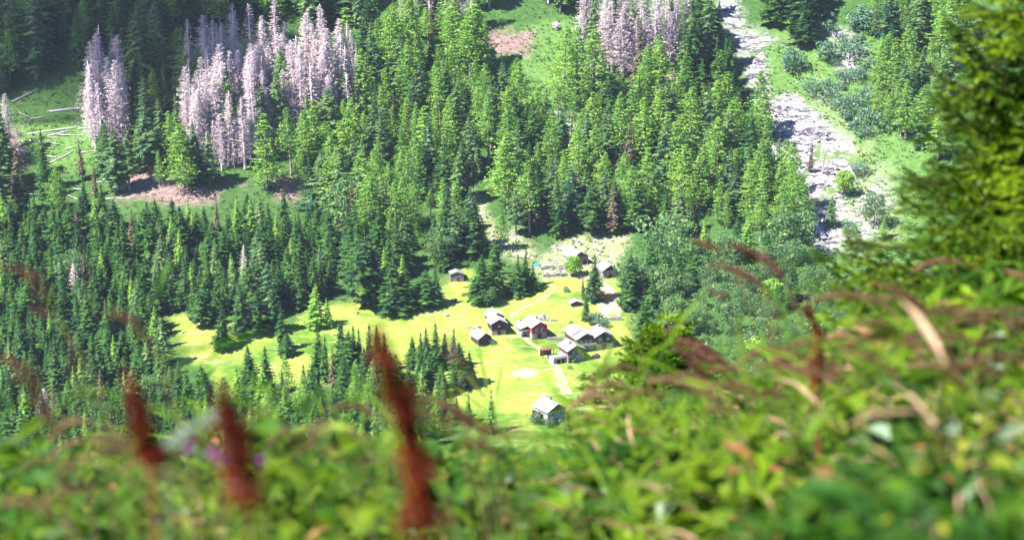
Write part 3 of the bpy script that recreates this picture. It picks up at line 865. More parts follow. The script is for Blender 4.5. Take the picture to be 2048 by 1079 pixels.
M['tuft'] = foliage('tussock_blades', (0.090, 0.170, 0.020), (0.200, 0.240, 0.050), (0.260, 0.270, 0.110), 0.35, 0.06)
M['brush'] = foliage('low_brush', (0.040, 0.120, 0.022), (0.085, 0.170, 0.040), (0.160, 0.230, 0.080), 0.3, 0.12)
tufts('tussocks', 'yellow-green tussocks dotting the hamlet meadow', 9000, lambda rock, scree, meadow, glade, litter: 0.35 * meadow * (1 - scree), M['tuft'], (0.15, 0.40), 1)
M['drybrush'] = foliage('dry_brush', (0.10, 0.060, 0.050), (0.19, 0.125, 0.10), (0.26, 0.20, 0.17), 0.2, 0.15)
tufts('dry_brush', 'withered pinkish brown brush on the bare forest patches', 3500, lambda rock, scree, meadow, glade, litter: 1.2 * litter, M['drybrush'], (0.3, 1.0), 4, 6)
tufts('brush', 'low green brush on the open glades and forest floor', 16000, lambda rock, scree, meadow, glade, litter: (0.9 * glade + 0.35) * (1 - meadow) * (1 - rock) * (1 - 0.8 * litter), M['brush'], (0.3, 1.1), 2, 6)

# ------------------------------------------------------------------ rocks, logs, walls
M['rock'] = solid('boulder_stone', (0.30, 0.28, 0.29), (0.19, 0.18, 0.19), 1.2, 0.9, bump=0.6)
M['rock_dark'] = solid('dark_boulder', (0.09, 0.08, 0.10), (0.05, 0.045, 0.06), 1.2, 0.9, bump=0.6)


def boulder_mesh(seed, mat):
    import bmesh
    bm = bmesh.new(); bmesh.ops.create_icosphere(bm, subdivisions=3, radius=1)
    r = np.random.default_rng(seed)
    planes = [(lambda v: v / np.linalg.norm(v))(r.normal(0, 1, 3)) for _ in range(12)]
    for v in bm.verts:
        c = np.array(v.co)
        for pl in planes:
            d = c @ pl
            if d > 0.72: c = c - pl * (d - 0.72) * 0.9
        v.co = Vector(c * np.array([1.15, 0.9, 0.75])) * (1 + 0.05 * r.normal())
    me = bpy.data.meshes.new('boulder'); bm.to_mesh(me); bm.free(); me.materials.append(mat)
    return me


BO = [boulder_mesh(k, M['rock']) for k in range(4)]; BD = boulder_mesh(9, M['rock_dark'])


def boulder(px, py, wpx, label, group=None, me=None):
    p = ground(px, py); s = wpx / scale_at(p) / 2.2
    o = mobj('boulder', me or random.choice(BO), label=label, cat='boulder', group=group)
    o.location = p + Vector((0, 0, s * 0.25)); o.scale = (s, s, s * random.uniform(0.8, 1.1)); o.rotation_euler = (random.gauss(0, .3), random.gauss(0, .3), random.random() * 6)


boulder(908, 602, 14, 'large dark boulder at the upper meadow edge by the spruces', me=BD)
boulder(893, 631, 11, 'white flat boulder in the upper meadow, right of the dark one')
boulder(1192, 716, 18, 'grey boulder lying right of the lower stone house', me=BD)
boulder(1083, 634, 16, 'white pointed outcrop above the red house')
boulder(714, 626, 9, 'pale stone in the grass below the big upper spruces')
boulder(617, 655, 9, 'pale stone at the foot of the bright spruce pair')
boulder(1113, 55, 24, 'big grey block on the grassy strip high on the slope')
boulder(1037, 113, 14, 'grey block below the dark hollow high on the slope')
for k in range(9):
    boulder(1066 + random.uniform(-4, 46), 637 + random.uniform(-3, 6), random.uniform(4, 9), 'pale stone of the outcrop above the red house', 'pale stones above the red house')
for k in range(70):
    while True:
        px, py = random.uniform(960, 1255), random.uniform(455, 552)
        if inpoly(np.array(px), np.array(py), [(960, 480), (1000, 455), (1060, 480), (1080, 515), (1130, 475), (1255, 475), (1250, 545), (1090, 552), (1065, 530), (1000, 505)]): break
    boulder(px, py, random.uniform(3.5, 10), 'pale boulder strewn on the stony ground around the upper houses', 'boulders around the upper houses')
for k in range(34):
    px, py = random.choice([(random.uniform(1600, 1700), random.uniform(400, 490)), (random.uniform(1490, 1600), random.uniform(80, 240)), (random.uniform(1560, 1720), random.uniform(240, 400))])
    boulder(px, py, random.uniform(5, 15), 'pale rock block lying in the rock gully', 'rock blocks in the gully')
for k in range(14):
    boulder(random.uniform(1045, 1140), random.uniform(228, 266), random.uniform(6, 13), 'pale rock block on the bare patch in the sunny forest', 'rock blocks in the forest gap')


def fallen(px, py, qx, qy, r, label, group):
    a = ground(px, py); b = ground(qx, qy); L = (b - a).length
    m = MB(); n = 5
    m.tube([(L * k / n, 0.1 * math.sin(k), 0) for k in range(n + 1)], [r * (1 - 0.5 * k / n) for k in range(n + 1)], 6)
    for k in range(5):
        x = L * random.uniform(0.3, 0.95); m.tube([(x, 0, 0), (x + 0.4, random.uniform(-.8, .8), random.uniform(0.3, 0.8))], [0.06, 0.02], 4)
    o = mobj('fallen_trunk', m.mesh('fallen_trunk', M['dead'], True), label=label, cat='log', group=group)
    d = (b - a).normalized()
    o.rotation_mode = 'QUATERNION'; o.rotation_quaternion = d.to_track_quat('X', 'Z'); o.location = a + Vector((0, 0, 0.35))


for q in [(55, 270, 165, 255), (60, 282, 120, 290), (95, 225, 165, 215), (100, 225, 240, 212), (25, 205, 75, 180), (50, 305, 120, 318), (95, 330, 145, 305), (230, 370, 265, 355), (95, 275, 140, 262), (130, 300, 150, 296),
          (60, 240, 90, 236), (20, 300, 70, 306), (270, 330, 300, 310), (230, 385, 262, 372)]:
    fallen(*q, 0.32, 'bleached fallen trunk lying on the left grassy clearing', 'fallen trunks on the grassy clearing')

for _ in range(26):
    qx, qy = random.uniform(25, 240), random.uniform(200, 400)
    a_ = random.gauss(0.1, 0.35); l_ = random.uniform(20, 60)
    fallen(qx, qy, qx + l_ * math.cos(a_), qy - l_ * math.sin(a_) * 0.6, random.uniform(0.14, 0.26), 'bleached fallen trunk lying on the left grassy clearing', 'fallen trunks on the grassy clearing')
M['drywall'] = stone('dry_stone', (0.27, 0.255, 0.245), (0.16, 0.15, 0.15), 2.2, 0.1)


def drywall(pts, h, t, label, px_off=0):
    m = MB(); P = [ground(*q) for q in pts]
    base = P[0]
    for a, b in zip(P[:-1], P[1:]):
        n = max(2, int((b - a).length / 1.2))
        for k in range(n):
            c = a.lerp(b, (k + 0.5) / n) - base
            hh = h * random.uniform(0.75, 1.15)
            d = b - a; ang = math.atan2(d.y, d.x); L = d.length / n * 0.5
            co = []
            for sx, sy, sz in [(-1, -1, 0), (1, -1, 0), (1, 1, 0), (-1, 1, 0), (-.97, -.8, 1), (.97, -.8, 1), (.97, .8, 1), (-.97, .8, 1)]:
                x, y = sx * L * 1.0, sy * t / 2
                gx, gy = c.x + x * math.cos(ang) - y * math.sin(ang), c.y + x * math.sin(ang) + y * math.cos(ang)
                gz = float(height(gx + base.x, gy + base.y)) - base.z
                co.append((gx, gy, gz + (hh if sz else -0.5)))
            m.add(co, [(0, 3, 2, 1), (4, 5, 6, 7), (0, 1, 5, 4), (1, 2, 6, 5), (2, 3, 7, 6), (3, 0, 4, 7)])
    o = mobj('stone_wall', m.mesh('stone_wall', M['drywall']), label=label, cat='wall'); o.location = base


drywall([(1094, 680), (1112, 679), (1130, 680)], 1.0, 0.7, 'low dry stone wall between the red house and the brown houses')
drywall([(1082, 540), (1110, 537), (1132, 540)], 1.5, 0.8, 'dry stone terrace wall below the stony ground of the upper houses')
drywall([(1086, 553), (1112, 552), (1134, 550)], 1.2, 0.8, 'lower dry stone wall under the terrace by the round bright tree')
drywall([(1212, 640), (1228, 641), (1244, 640)], 1.3, 0.8, 'stone wall along the lower end of the pale field')
drywall([(934, 657), (948, 658), (962, 656)], 0.9, 0.8, 'short tumbled stone wall left of the twin barns')
drywall([(1040, 642), (1062, 641), (1090, 641), (1114, 642)], 0.7, 0.5, 'low pale stone wall above the red house')
drywall([(1180, 552), (1182, 580), (1180, 606)], 1.2, 0.7, 'stone wall running down beside the slender spruce')

# ------------------------------------------------------------------ houses
M['stonewall'] = stone('house_stone', (0.31, 0.285, 0.275), (0.18, 0.165, 0.165), 1.8)
M['plaster'] = solid('pale_plaster', (0.36, 0.34, 0.355), (0.27, 0.255, 0.27), 0.8)
M['roof'] = stone('roof_slabs', (0.42, 0.40, 0.42), (0.31, 0.295, 0.315), 1.3, 0.05)
M['brown'] = logs('dark_brown_logs', (0.038, 0.018, 0.020), (0.060, 0.029, 0.028))
M['black'] = logs('blackened_logs', (0.012, 0.010, 0.018), (0.022, 0.016, 0.026))
M['maroon'] = logs('maroon_logs', (0.065, 0.017, 0.018), (0.095, 0.028, 0.026))
M['red'] = logs('red_timber', (0.26, 0.030, 0.012), (0.34, 0.048, 0.018))
M['frame'] = solid('white_frame', (0.72, 0.72, 0.74))
M['glass'] = solid('window_glass', (0.03, 0.04, 0.07), (0.05, 0.06, 0.10), 1, 0.15)
M['door'] = solid('door_wood', (0.07, 0.025, 0.02), (0.10, 0.04, 0.03), 2)
M['hole'] = solid('dark_opening', (0.015, 0.012, 0.015))
M['rail'] = solid('grey_rail_wood', (0.48, 0.45, 0.45), (0.36, 0.33, 0.33), 2)
M['brownwood'] = solid('brown_wood', (0.17, 0.075, 0.05), (0.11, 0.05, 0.035), 2)


def prism(w, d, z0, z1, z2, off=0.0):
    """pentagonal prism: walls to z1, gable to z2"""
    x = w / 2; a = -d / 2; b = d / 2
    V = [(-x, a, z0), (x, a, z0), (x, a, z1), (off, a, z2), (-x, a, z1), (-x, b, z0), (x, b, z0), (x, b, z1), (off, b, z2), (-x, b, z1)]
    Fc = [(0, 1, 2, 3, 4), (9, 8, 7, 6, 5), (0, 5, 6, 1), (1, 6, 7, 2), (2, 7, 8, 3), (3, 8, 9, 4), (4, 9, 5, 0)]
    return V, Fc


def roof_mesh(w, d, z1, z2, oh=0.7, th=0.22, off=0.0):
    x = w / 2 + oh; sl = (z2 - z1) / (w / 2); ze = z1 - sl * oh
    m = MB(); a, b = -d / 2 - oh * 1.1, d / 2 + oh * 0.7
    e = 0.03
    m.add([(-x, a, ze + e), (off, a, z2 + e), (x, a, ze + e), (x, a, ze + e + th), (off, a, z2 + e + th), (-x, a, ze + e + th),
           (-x, b, ze + e), (off, b, z2 + e), (x, b, ze + e), (x, b, ze + e + th), (off, b, z2 + e + th), (-x, b, ze + e + th)],
          [(0, 1, 4, 5), (1, 2, 3, 4), (11, 10, 7, 6), (10, 9, 8, 7), (5, 4, 10, 11), (4, 3, 9, 10), (0, 6, 7, 1), (1, 7, 8, 2), (0, 5, 11, 6), (2, 8, 9, 3)])
    return m.mesh('roof', M['roof'])


def opening(parent, x, z, w, h, y, kind, fmat=None):
    if kind == 'window':
        f = MB(); t = 0.12
        f.box(x - w / 2, x + w / 2, y - 0.06, y + 0.05, z + h - t, z + h); f.box(x - w / 2, x + w / 2, y - 0.06, y + 0.05, z, z + t)
        f.box(x - w / 2, x - w / 2 + t, y - 0.055, y + 0.05, z + t, z + h - t); f.box(x + w / 2 - t, x + w / 2, y - 0.055, y + 0.05, z + t, z + h - t)
        f.box(x - 0.04, x + 0.04, y - 0.05, y + 0.05, z + t, z + h - t)
        o = mobj('window', f.mesh('window', fmat or M['frame']), parent)
        mobj('pane', MB().box(x - w / 2 + t, x + w / 2 - t, y - 0.03, y + 0.04, z + t, z + h - t).mesh('pane', M['glass']), o)
    else:
        f = MB().box(x - w / 2, x + w / 2, y - 0.05, y + 0.04, z, z + h)
        o = mobj('door', f.mesh('door', M['door']), parent)
        mobj('door_frame', MB().box(x - w / 2 - 0.14, x - w / 2, y - 0.08, y + 0.04, z, z + h + 0.14).box(x + w / 2, x + w / 2 + 0.14, y - 0.08, y + 0.04, z, z + h + 0.14).box(x - w / 2, x + w / 2, y - 0.08, y + 0.04, z + h, z + h + 0.14).mesh('door_frame', M['brownwood']), o)


def house(name, cat, label, px, py, w, d, h1, h2, h3, yaw, low, up, wins=(), chimney=None, back=0.0):
    """front gable centre foot at (px, py)"""
    p = ground(px, py)
    ya = math.radians(yaw)
    bk = Vector((-math.sin(ya), math.cos(ya), 0))
    e = empty(name, p + bk * (d / 2) + Vector((0, 0, -0.1)), ya, 1.0, label, cat)
    if h1 > 0:
        mobj('stone_wall' if low is not M['plaster'] else 'plaster_wall', MB().box(-w / 2, w / 2, -d / 2, d / 2, -2.2, h1).mesh('stone_wall', low), e)
    V, Fc = prism(w + 0.12 if up is not low else w, d + 0.12 if up is not low else d, h1 if h1 > 0 else -0.4, h2, h3)
    mobj('timber_wall' if up is not low else 'gable_wall', mk('timber_wall', V, Fc, up), e)
    r = mobj('roof', roof_mesh(w, d, h2, h3), e)
    if chimney:
        cx, cy = chimney
        zc = h3 - abs(cx) * (h3 - h2) / (w / 2)
        mobj('chimney', MB().box(cx - .35, cx + .35, cy - .35, cy + .35, zc - 0.3, zc + 1.1).box(cx - .45, cx + .45, cy - .45, cy + .45, zc + 1.1, zc + 1.25).mesh('chimney', M['stonewall']), r)
    yf = -d / 2 - 0.06
    for (k, x, z, ww, hh) in wins:
        opening(e, x, z, ww, hh, yf if z >= h1 or up is not low and z >= h1 else -d / 2, k)
    return e


YA = 24
house('barn', 'barn', 'upper of the twin barns, only its pale roof and brown gable showing', 994, 655, 5.6, 6.0, 2.0, 4.6, 6.0, YA - 6, M['stonewall'], M['brown'], [('window', -0.9, 2.7, 1.0, 0.9)])
house('barn', 'barn', 'brown log barn on a stone base, lower of the twin barns', 998, 670, 5.6, 6.2, 2.1, 5.0, 6.5, YA - 8, M['stonewall'], M['brown'], [('door', 0.0, 0.0, 1.2, 1.9), ('window', 0.0, 3.3, 0.8, 0.7)])
house('barn', 'barn', 'low dark brown log barn at the left end of the hamlet', 970, 691, 5.2, 6.5, 0.5, 3.3, 5.0, YA + 4, M['stonewall'], M['brown'], [('door', 0.2, 0.55, 1.1, 1.7)])
h = house('chalet', 'chalet', 'red timber chalet on white stone base with two upper windows', 1079, 677, 6.2, 8.5, 2.7, 5.2, 6.9, YA, M['stonewall'], M['red'],
          [('window', -1.3, 3.1, 1.0, 1.2), ('window', 0.8, 3.1, 1.0, 1.2), ('door', -0.1, 0.1, 1.2, 2.0), ('window', -2.0, 0.9, 1.0, 1.1), ('window', 2.0, 0.9, 1.0, 1.1)], chimney=(1.2, 1.2))
# its side wing with balcony and open cellar
mobj('side_wing', MB().box(-6.4, -3.2, -1.6, 3.6, -2.2, 2.5).box(-6.4, -3.2, 0.6, 3.6, 2.5, 4.4).mesh('side_wing', M['stonewall']), h)
mobj('wing_roof', MB().add([(-7.0, -2.2, 4.1), (-3.0, -2.2, 5.2), (-3.0, 4.0, 5.2), (-7.0, 4.0, 4.1), (-7.0, -2.2, 4.35), (-3.0, -2.2, 5.45), (-3.0, 4.0, 5.45), (-7.0, 4.0, 4.35)],
                           [(0, 3, 2, 1), (4, 5, 6, 7), (0, 1, 5, 4), (1, 2, 6, 5), (2, 3, 7, 6), (3, 0, 4, 7)]).mesh('wing_roof', M['roof']), h)
mobj('balcony_rail', MB().box(-6.4, -3.2, -1.7, -1.62, 2.9, 3.5).mesh('balcony_rail', M['frame']), h)
mobj('cellar_opening', MB().box(-5.6, -4.0, -1.66, -1.5, 0.0, 1.8).mesh('cellar_opening', M['hole']), h)
h = house('chalet', 'chalet', 'maroon timber chalet with grey balcony and double roof, beside the dark house', 1172, 702, 7.4, 8.5, 2.7, 5.4, 7.2, YA - 2, M['stonewall'], M['maroon'],
          [('window', -1.9, 3.3, 1.0, 1.1), ('window', 0.0, 3.3, 1.0, 1.1), ('window', 1.9, 3.3, 1.0, 1.1), ('door', -1.9, 0.1, 1.2, 2.0), ('door', -0.1, 0.1, 1.1, 2.0), ('window', 2.0, 0.8, 1.2, 1.2)])
mobj('balcony', MB().box(-3.7, 3.7, -5.35, -4.35, 2.55, 2.68).box(-3.7, 3.7, -5.42, -5.35, 2.5, 3.45).mesh('balcony', M['rail']), h)
h2_ = house('chalet', 'chalet', 'grey-roofed back wing rising behind the maroon chalet', 1160, 694, 6.4, 7.0, 2.7, 5.6, 7.1, YA - 2, M['stonewall'], M['maroon'], [('door', -1.9, 0.1, 1.1, 2.0)])
h = house('chalet', 'chalet', 'nearly black timber house on stone base with two white windows', 1208, 699, 7.0, 8.0, 2.8, 5.5, 7.4, YA - 8, M['stonewall'], M['black'],
          [('window', -1.6, 3.8, 1.1, 1.0), ('window', 1.6, 3.8, 1.1, 1.0), ('door', 0.0, 0.1, 1.2, 2.1), ('window', -2.0, 0.9, 1.2, 1.2), ('window', 2.1, 0.9, 1.2, 1.2)], chimney=(-0.3, 1.5))
h = house('chalet', 'chalet', 'brown gabled stone house with terrace, lowest of the hamlet group', 1152, 725, 6.6, 8.0, 3.4, 5.2, 6.9, YA, M['stonewall'], M['maroon'],
          [('window', -1.0, 3.7, 0.9, 0.9), ('window', 1.3, 3.7, 0.9, 0.9), ('door', -2.2, 0.1, 1.1, 1.9), ('window', 1.0, 1.2, 1.0, 1.0)], chimney=(-1.2, -1.0))
mobj('terrace', MB().box(-8.8, -3.35, -3.2, 2.5, -2.2, 2.4).mesh('terrace', M['stonewall']), h)
mobj('terrace_rail', MB().box(-8.8, -3.35, -3.28, -3.2, 2.4, 3.2).mesh('terrace_rail', M['frame']), h)
mobj('cellar_opening', MB().box(-7.6, -6.2, -3.28, -3.1, 0.0, 1.7).box(-5.4, -4.4, -3.28, -3.1, 0.0, 1.9).mesh('cellar_opening', M['hole']), h)
mobj('pergola', MB().box(-11.5, -6.6, 1.2, 3.8, 4.6, 4.75).box(-11.3, -11.15, 1.3, 1.45, 1.8, 4.6).box(-6.9, -6.75, 1.3, 1.45, 2.4, 4.6).box(-11.3, -6.7, 3.5, 3.7, 1.8, 4.6).mesh('pergola', M['brownwood']), h)
h = house('farmhouse', 'house', 'grey-white plastered farmhouse at the lower end of the meadow', 1114, 846, 7.8, 8.6, 5.0, 5.2, 7.4, YA + 8, M['plaster'], M['brown'],
          [('window', -1.7, 3.1, 1.1, 1.4), ('window', 1.5, 3.1, 1.1, 1.4), ('window', -1.7, 0.6, 1.1, 1.3), ('window', 1.5, 0.6, 1.1, 1.3)], chimney=(1.0, 1.5))
mobj('side_shed', MB().box(-5.1, -3.95, -1.6, 4.0, -2.2, 3.4).mesh('side_shed', M['brown']), h)
h = house('farmhouse', 'house', 'pale stone house with wide gable, topmost of the hamlet', 1160, 531, 7.6, 8.5, 3.6, 3.8, 6.0, YA + 2, M['stonewall'], M['brownwood'],
          [('window', -1.6, 0.6, 1.1, 1.3), ('window', 0.3, 0.6, 1.1, 1.3), ('door', 2.2, 0.1, 1.1, 2.0)])
h = house('farmhouse', 'house', 'grey stone house with dark gable above the pale field', 1220, 556, 6.2, 7.0, 3.4, 3.6, 5.6, YA - 6, M['stonewall'], M['brown'],
          [('window', -0.9, 1.9, 0.8, 1.0), ('window', 1.1, 1.9, 0.8, 1.0), ('door', 0.1, 0.0, 1.2, 1.8)])
house('shed', 'shed', 'small low shed with white roof and red-brown front beside the footpath', 1152, 613, 3.8, 3.0, 0.6, 1.7, 2.4, YA - 10, M['stonewall'], M['maroon'], [('door', 0.0, 0.62, 1.0, 1.0)])
# roofless-looking stone hut at the wood's edge
p = ground(914, 562)
e = empty('stone_hut', p + Vector((-0.3, 2, -0.1)), math.radians(10), 1, 'small grey stone hut at the wood edge above the meadow', 'hut')
V, Fc = prism(5.4, 4.4, -1.5, 3.0, 3.9)
mobj('wall', mk('wall', V, Fc, stone('hut_stone', (0.20, 0.19, 0.22), (0.12, 0.11, 0.135), 1.6, 0.1)), e)
o = roof_mesh(5.4, 4.4, 3.0, 3.9, 0.3, 0.3); o.materials[0] = M['drywall']; mobj('roof', o, e)
opening(e, 0.4, 0.0, 0.9, 1.6, -2.2, 'door')
# turquoise tarp-covered pile
M['tarp'] = solid('turquoise_tarp', (0.01, 0.26, 0.23), (0.01, 0.20, 0.19), 1.0, 0.5)
p = ground(1074, 530)
m = MB(); V = []; n = 9
for i in range(n):
    for j in range(n):
        u, v = i / (n - 1) * 2 - 1, j / (n - 1) * 2 - 1
        V.append((u * 1.4, v * 1.0, 1.2 * (1 - max(abs(u), abs(v)) ** 4) + 0.12 * math.sin(5 * u + 3 * v) - 0.15))
m.add(V, [(i * n + j, (i + 1) * n + j, (i + 1) * n + j + 1, i * n + j + 1) for i in range(n - 1) for j in range(n - 1)])
o = mobj('tarp', m.mesh('tarp', M['tarp'], True), label='turquoise tarp over a pile beside the stony ground', cat='tarp'); o.location = p
# picket posts of the garden fence
g = 'fence posts in the meadow above the maroon chalet'
fe = [(1121, 655), (1126, 665), (1131, 674), (1136, 684)]
for q in fe:
    p = ground(*q); m = MB().tube([(0, 0, -0.3), (0.02, 0, 1.2)], [0.09, 0.08], 6).box(-0.13, 0.13, -0.13, 0.13, 1.2, 1.26)
    o = mobj('fence_post', m.mesh('fence_post', M['brownwood']), label='wooden fence post in the row leading down to the maroon chalet', cat='post', group=g); o.location = p

exec_foreground = True
# ================================================================== FOREGROUND HILLSIDE
M['fleaf'] = foliage('herb_leaves', (0.002, 0.022, 0.001), (0.022, 0.088, 0.001), (0.125, 0.205, 0.002), 0.38, 1.3, 0.65)
M['fleaf2'] = foliage('yellow_herb_leaves', (0.090, 0.150, 0.006), (0.15, 0.16, 0.010), (0.22, 0.23, 0.02), 0.4, 3.0, 0.45)
M['fpale'] = foliage('pale_leaf_backs', (0.10, 0.17, 0.09), (0.14, 0.21, 0.12), (0.18, 0.24, 0.15), 0.3, 3.0, 0.5)
M['ftan'] = foliage('dry_grass', (0.19, 0.10, 0.045), (0.27, 0.16, 0.09), (0.36, 0.24, 0.16), 0.3, 3.0, 0.6)
M['fbrown'] = foliage('withered_leaves', (0.13, 0.05, 0.015), (0.20, 0.085, 0.03), (0.26, 0.13, 0.05), 0.3, 3.0, 0.6)
M['fred'] = foliage('dock_seeds', (0.085, 0.007, 0.002), (0.125, 0.013, 0.003), (0.24, 0.045, 0.008), 0.25, 22.0, 0.5)
M['fpink'] = foliage('reddish_grass', (0.17, 0.065, 0.05), (0.23, 0.10, 0.08), (0.28, 0.15, 0.12), 0.3, 3.0, 0.6)
M['stem'] = solid('herb_stem', (0.16, 0.20, 0.05), (0.20, 0.12, 0.05), 8)
M['stem_red'] = solid('dock_stem', (0.22, 0.06, 0.02), (0.16, 0.09, 0.03), 8)
M['nspruce'] = foliage('young_spruce_needles', (0.014, 0.060, 0.003), (0.048, 0.135, 0.004), (0.220, 0.330, 0.010), 0.38, 1.5, 0.5)
M['twig'] = solid('spruce_twig', (0.10, 0.05, 0.03), (0.07, 0.04, 0.025), 10)
M['wool'] = foliage('silver_wool', (0.30, 0.36, 0.30), (0.36, 0.42, 0.36), (0.42, 0.46, 0.42), 0.3, 10, 0.6)
M['purple'] = foliage('purple_petals', (0.42, 0.10, 0.50), (0.50, 0.14, 0.55), (0.58, 0.22, 0.62), 0.35, 10, 0.5)


def leaves_np(P, D, L, Wd, r, cup=0.25):
    """leaf blades: base points P, directions D (unit), lengths, widths -> verts, quad faces (folded along the midrib)"""
    n = len(P)
    up = np.tile([0, 0, 1.0], (n, 1)) + r.normal(0, 0.35, (n, 3))
    S_ = np.cross(D, up); S_ /= np.linalg.norm(S_, axis=1)[:, None] + 1e-9
    U = np.cross(S_, D)
    L = L[:, None]; Wd = Wd[:, None]
    rows = []
    for q, w, dz in ((0, 0.06, 0), (0.3, 0.9, 0.05), (0.65, 0.75, 0.02), (1.0, 0.02, -0.16)):
        c = P + D * L * q + U * L * dz
        rows += [c - S_ * Wd * w * 0.5 + U * Wd * w * cup, c, c + S_ * Wd * w * 0.5 + U * Wd * w * cup]
    V = np.stack(rows, 1).reshape(-1, 3)
    f = []
    for k in range(3):
        for s_ in (0, 1):
            a = k * 3 + s_
            f.append((a, a + 1, a + 4, a + 3))
    f = np.array(f)
    Fc = (f[None] + (np.arange(n) * 12)[:, None, None]).reshape(-1, 4)
    return V, Fc


def herb_mass(name, label, n, yr, mat, hr, lr, per, seed, aspect=0.5, tmin=-0.36, tmax=0.36, cond=None):
    r = np.random.default_rng(seed)
    y = np.sqrt(r.uniform(yr[0] ** 2, yr[1] ** 2, n)); t = r.uniform(tmin, tmax, n); x = t * y
    if cond is not None:
        k = cond(x, y, r); x, y = x[k], y[k]; n = len(x)
    cl = fbm(x / 0.30 + 3, y / 0.45, 3)
    if yr[0] < 5: k = cl > -0.16 + 0.1 * r.random(n); x, y, cl = x[k], y[k], cl[k]; n = len(x)
    z = height(x, y); h = r.uniform(hr[0], hr[1], n) * np.clip(0.60 + 1.35 * cl + 0.5 * vnoise(x / 0.9 + 7, y / 1.2), 0.28, 1.30) * np.clip(0.62 + 0.06 * y, 0.62, 0.95)
    h = h * (1 - 0.32 * np.exp(-((x / y - 0.018) / 0.035) ** 2))
    if name == 'undergrowth':
        k = (x / y < 0.10) | (y < 4) | (r.random(n) < 0.75); x, y, z, h = x[k], y[k], z[k], h[k]; n = len(x)
    rep = np.repeat(np.arange(n), per); m = len(rep)
    q = r.uniform(0.25, 1, m)
    a = r.uniform(0, 6.28, m); rad = r.uniform(0, 0.10, m) * (0.4 + h[rep])
    P = np.stack([x[rep] + np.cos(a) * rad, y[rep] + np.sin(a) * rad, z[rep] + h[rep] * q], -1)
    el = r.uniform(-0.25, 0.75, m)
    D = np.stack([np.cos(a) * np.cos(el), np.sin(a) * np.cos(el), np.sin(el)], -1)
    L = r.uniform(lr[0], lr[1], m) * np.clip(y[rep] / 4.0, 0.6, 1.3); W = L * aspect * r.uniform(0.7, 1.2, m)
    V, Fc = leaves_np(P, D, L, W, r)
    o = mobj(name, mk(name, V, Fc, mat), label=label, cat='undergrowth', kind='stuff')
    return o


herb_mass('undergrowth', 'lush green herb leaves covering the near hillside', 5200, (1.4, 11), M['fleaf'], (0.08, 0.56), (0.05, 0.13), 9, 1)
herb_mass('undergrowth', 'yellow-green leaves among the near herbs', 800, (1.6, 11), M['fleaf2'], (0.2, 0.5), (0.04, 0.09), 7, 2, 0.55)
herb_mass('undergrowth', 'pale leaf backs among the near herbs', 160, (1.6, 9), M['fpale'], (0.2, 0.5), (0.05, 0.11), 4, 3, 0.5)
herb_mass('undergrowth', 'withered brown leaves among the near herbs', 300, (1.5, 10), M['fbrown'], (0.15, 0.5), (0.05, 0.11), 5, 13, 0.45)
herb_mass('dry_grass', 'tan dry blades through the near herbs', 350, (2.2, 12), M['ftan'], (0.2, 0.48), (0.10, 0.22), 5, 4, 0.07)
herb_mass('dry_grass', 'tan dry blades on the right bank', 480, (3.5, 13), M['ftan'], (0.25, 0.5), (0.12, 0.26), 5, 5, 0.07, 0.06, 0.36)
for sd, t0, t1 in ((31, -0.75, -0.36), (32, 0.36, 0.75)):
    herb_mass('undergrowth', 'green herbs carrying on along the hillside to the ' + ('left' if t0 < 0 else 'right'), 1300, (1.4, 11), M['fleaf'], (0.08, 0.56), (0.05, 0.13), 9, sd, 0.5, t0, t1)
herb_mass('dark_grass', 'dark green grass blades between the near herbs', 2600, (2.0, 13), M['fleaf'], (0.25, 0.85), (0.14, 0.30), 6, 15, 0.045)
herb_mass('slope_growth', 'rough green growth on the hillside below the viewpoint', 2600, (11, 60), M['fleaf'], (0.2, 0.7), (0.12, 0.3), 8, 6, 0.5)

# grass stalks with drooping seed heads -------------------------------------------------
def head_proto(seed, mat, thick=0.085, n=330, arc=0.16):
    """feathery head one unit long: stem end at +x, tip at -x, bowed like a bent feather"""
    r = np.random.default_rng(seed)
    C = lambda q: np.array([0.5 - q, 0.03 * math.sin(5 * q), arc * math.sin(PI * q) - 0.12 * q * q])
    T = []
    for k in range(n):
        q = r.random() ** 0.9
        c = C(q); d = C(min(1, q + 0.02)) - C(max(0, q - 0.02)); d /= np.linalg.norm(d)
        s = r.normal(0, 1, 3); s -= d * (s @ d); s /= np.linalg.norm(s)
        f = thick * (0.1 + math.sin(PI * min(1, q * 0.95 + 0.03)) ** 1.3)
        e = d * r.uniform(0.5, 1) + s * r.uniform(0.2, 0.7); e /= np.linalg.norm(e)
        L = r.uniform(0.06, 0.14); g_ = np.cross(e, s); g_ /= np.linalg.norm(g_) + 1e-9
        p0 = c + s * f * r.uniform(0.05, 0.8)
        T.append([p0 - g_ * 0.015, p0 + g_ * 0.015, p0 + e * L])
    return tri_mesh('seed_head', T, mat)


GP = [head_proto(k, M['ftan'], (0.060, 0.075, 0.052, 0.085)[k], 480, (0.09, 0.13, 0.05, 0.11)[k]) for k in range(4)]
GR = [head_proto(20 + k, M['fpink'], (0.12, 0.15, 0.10)[k], 560, 0.05) for k in range(3)]


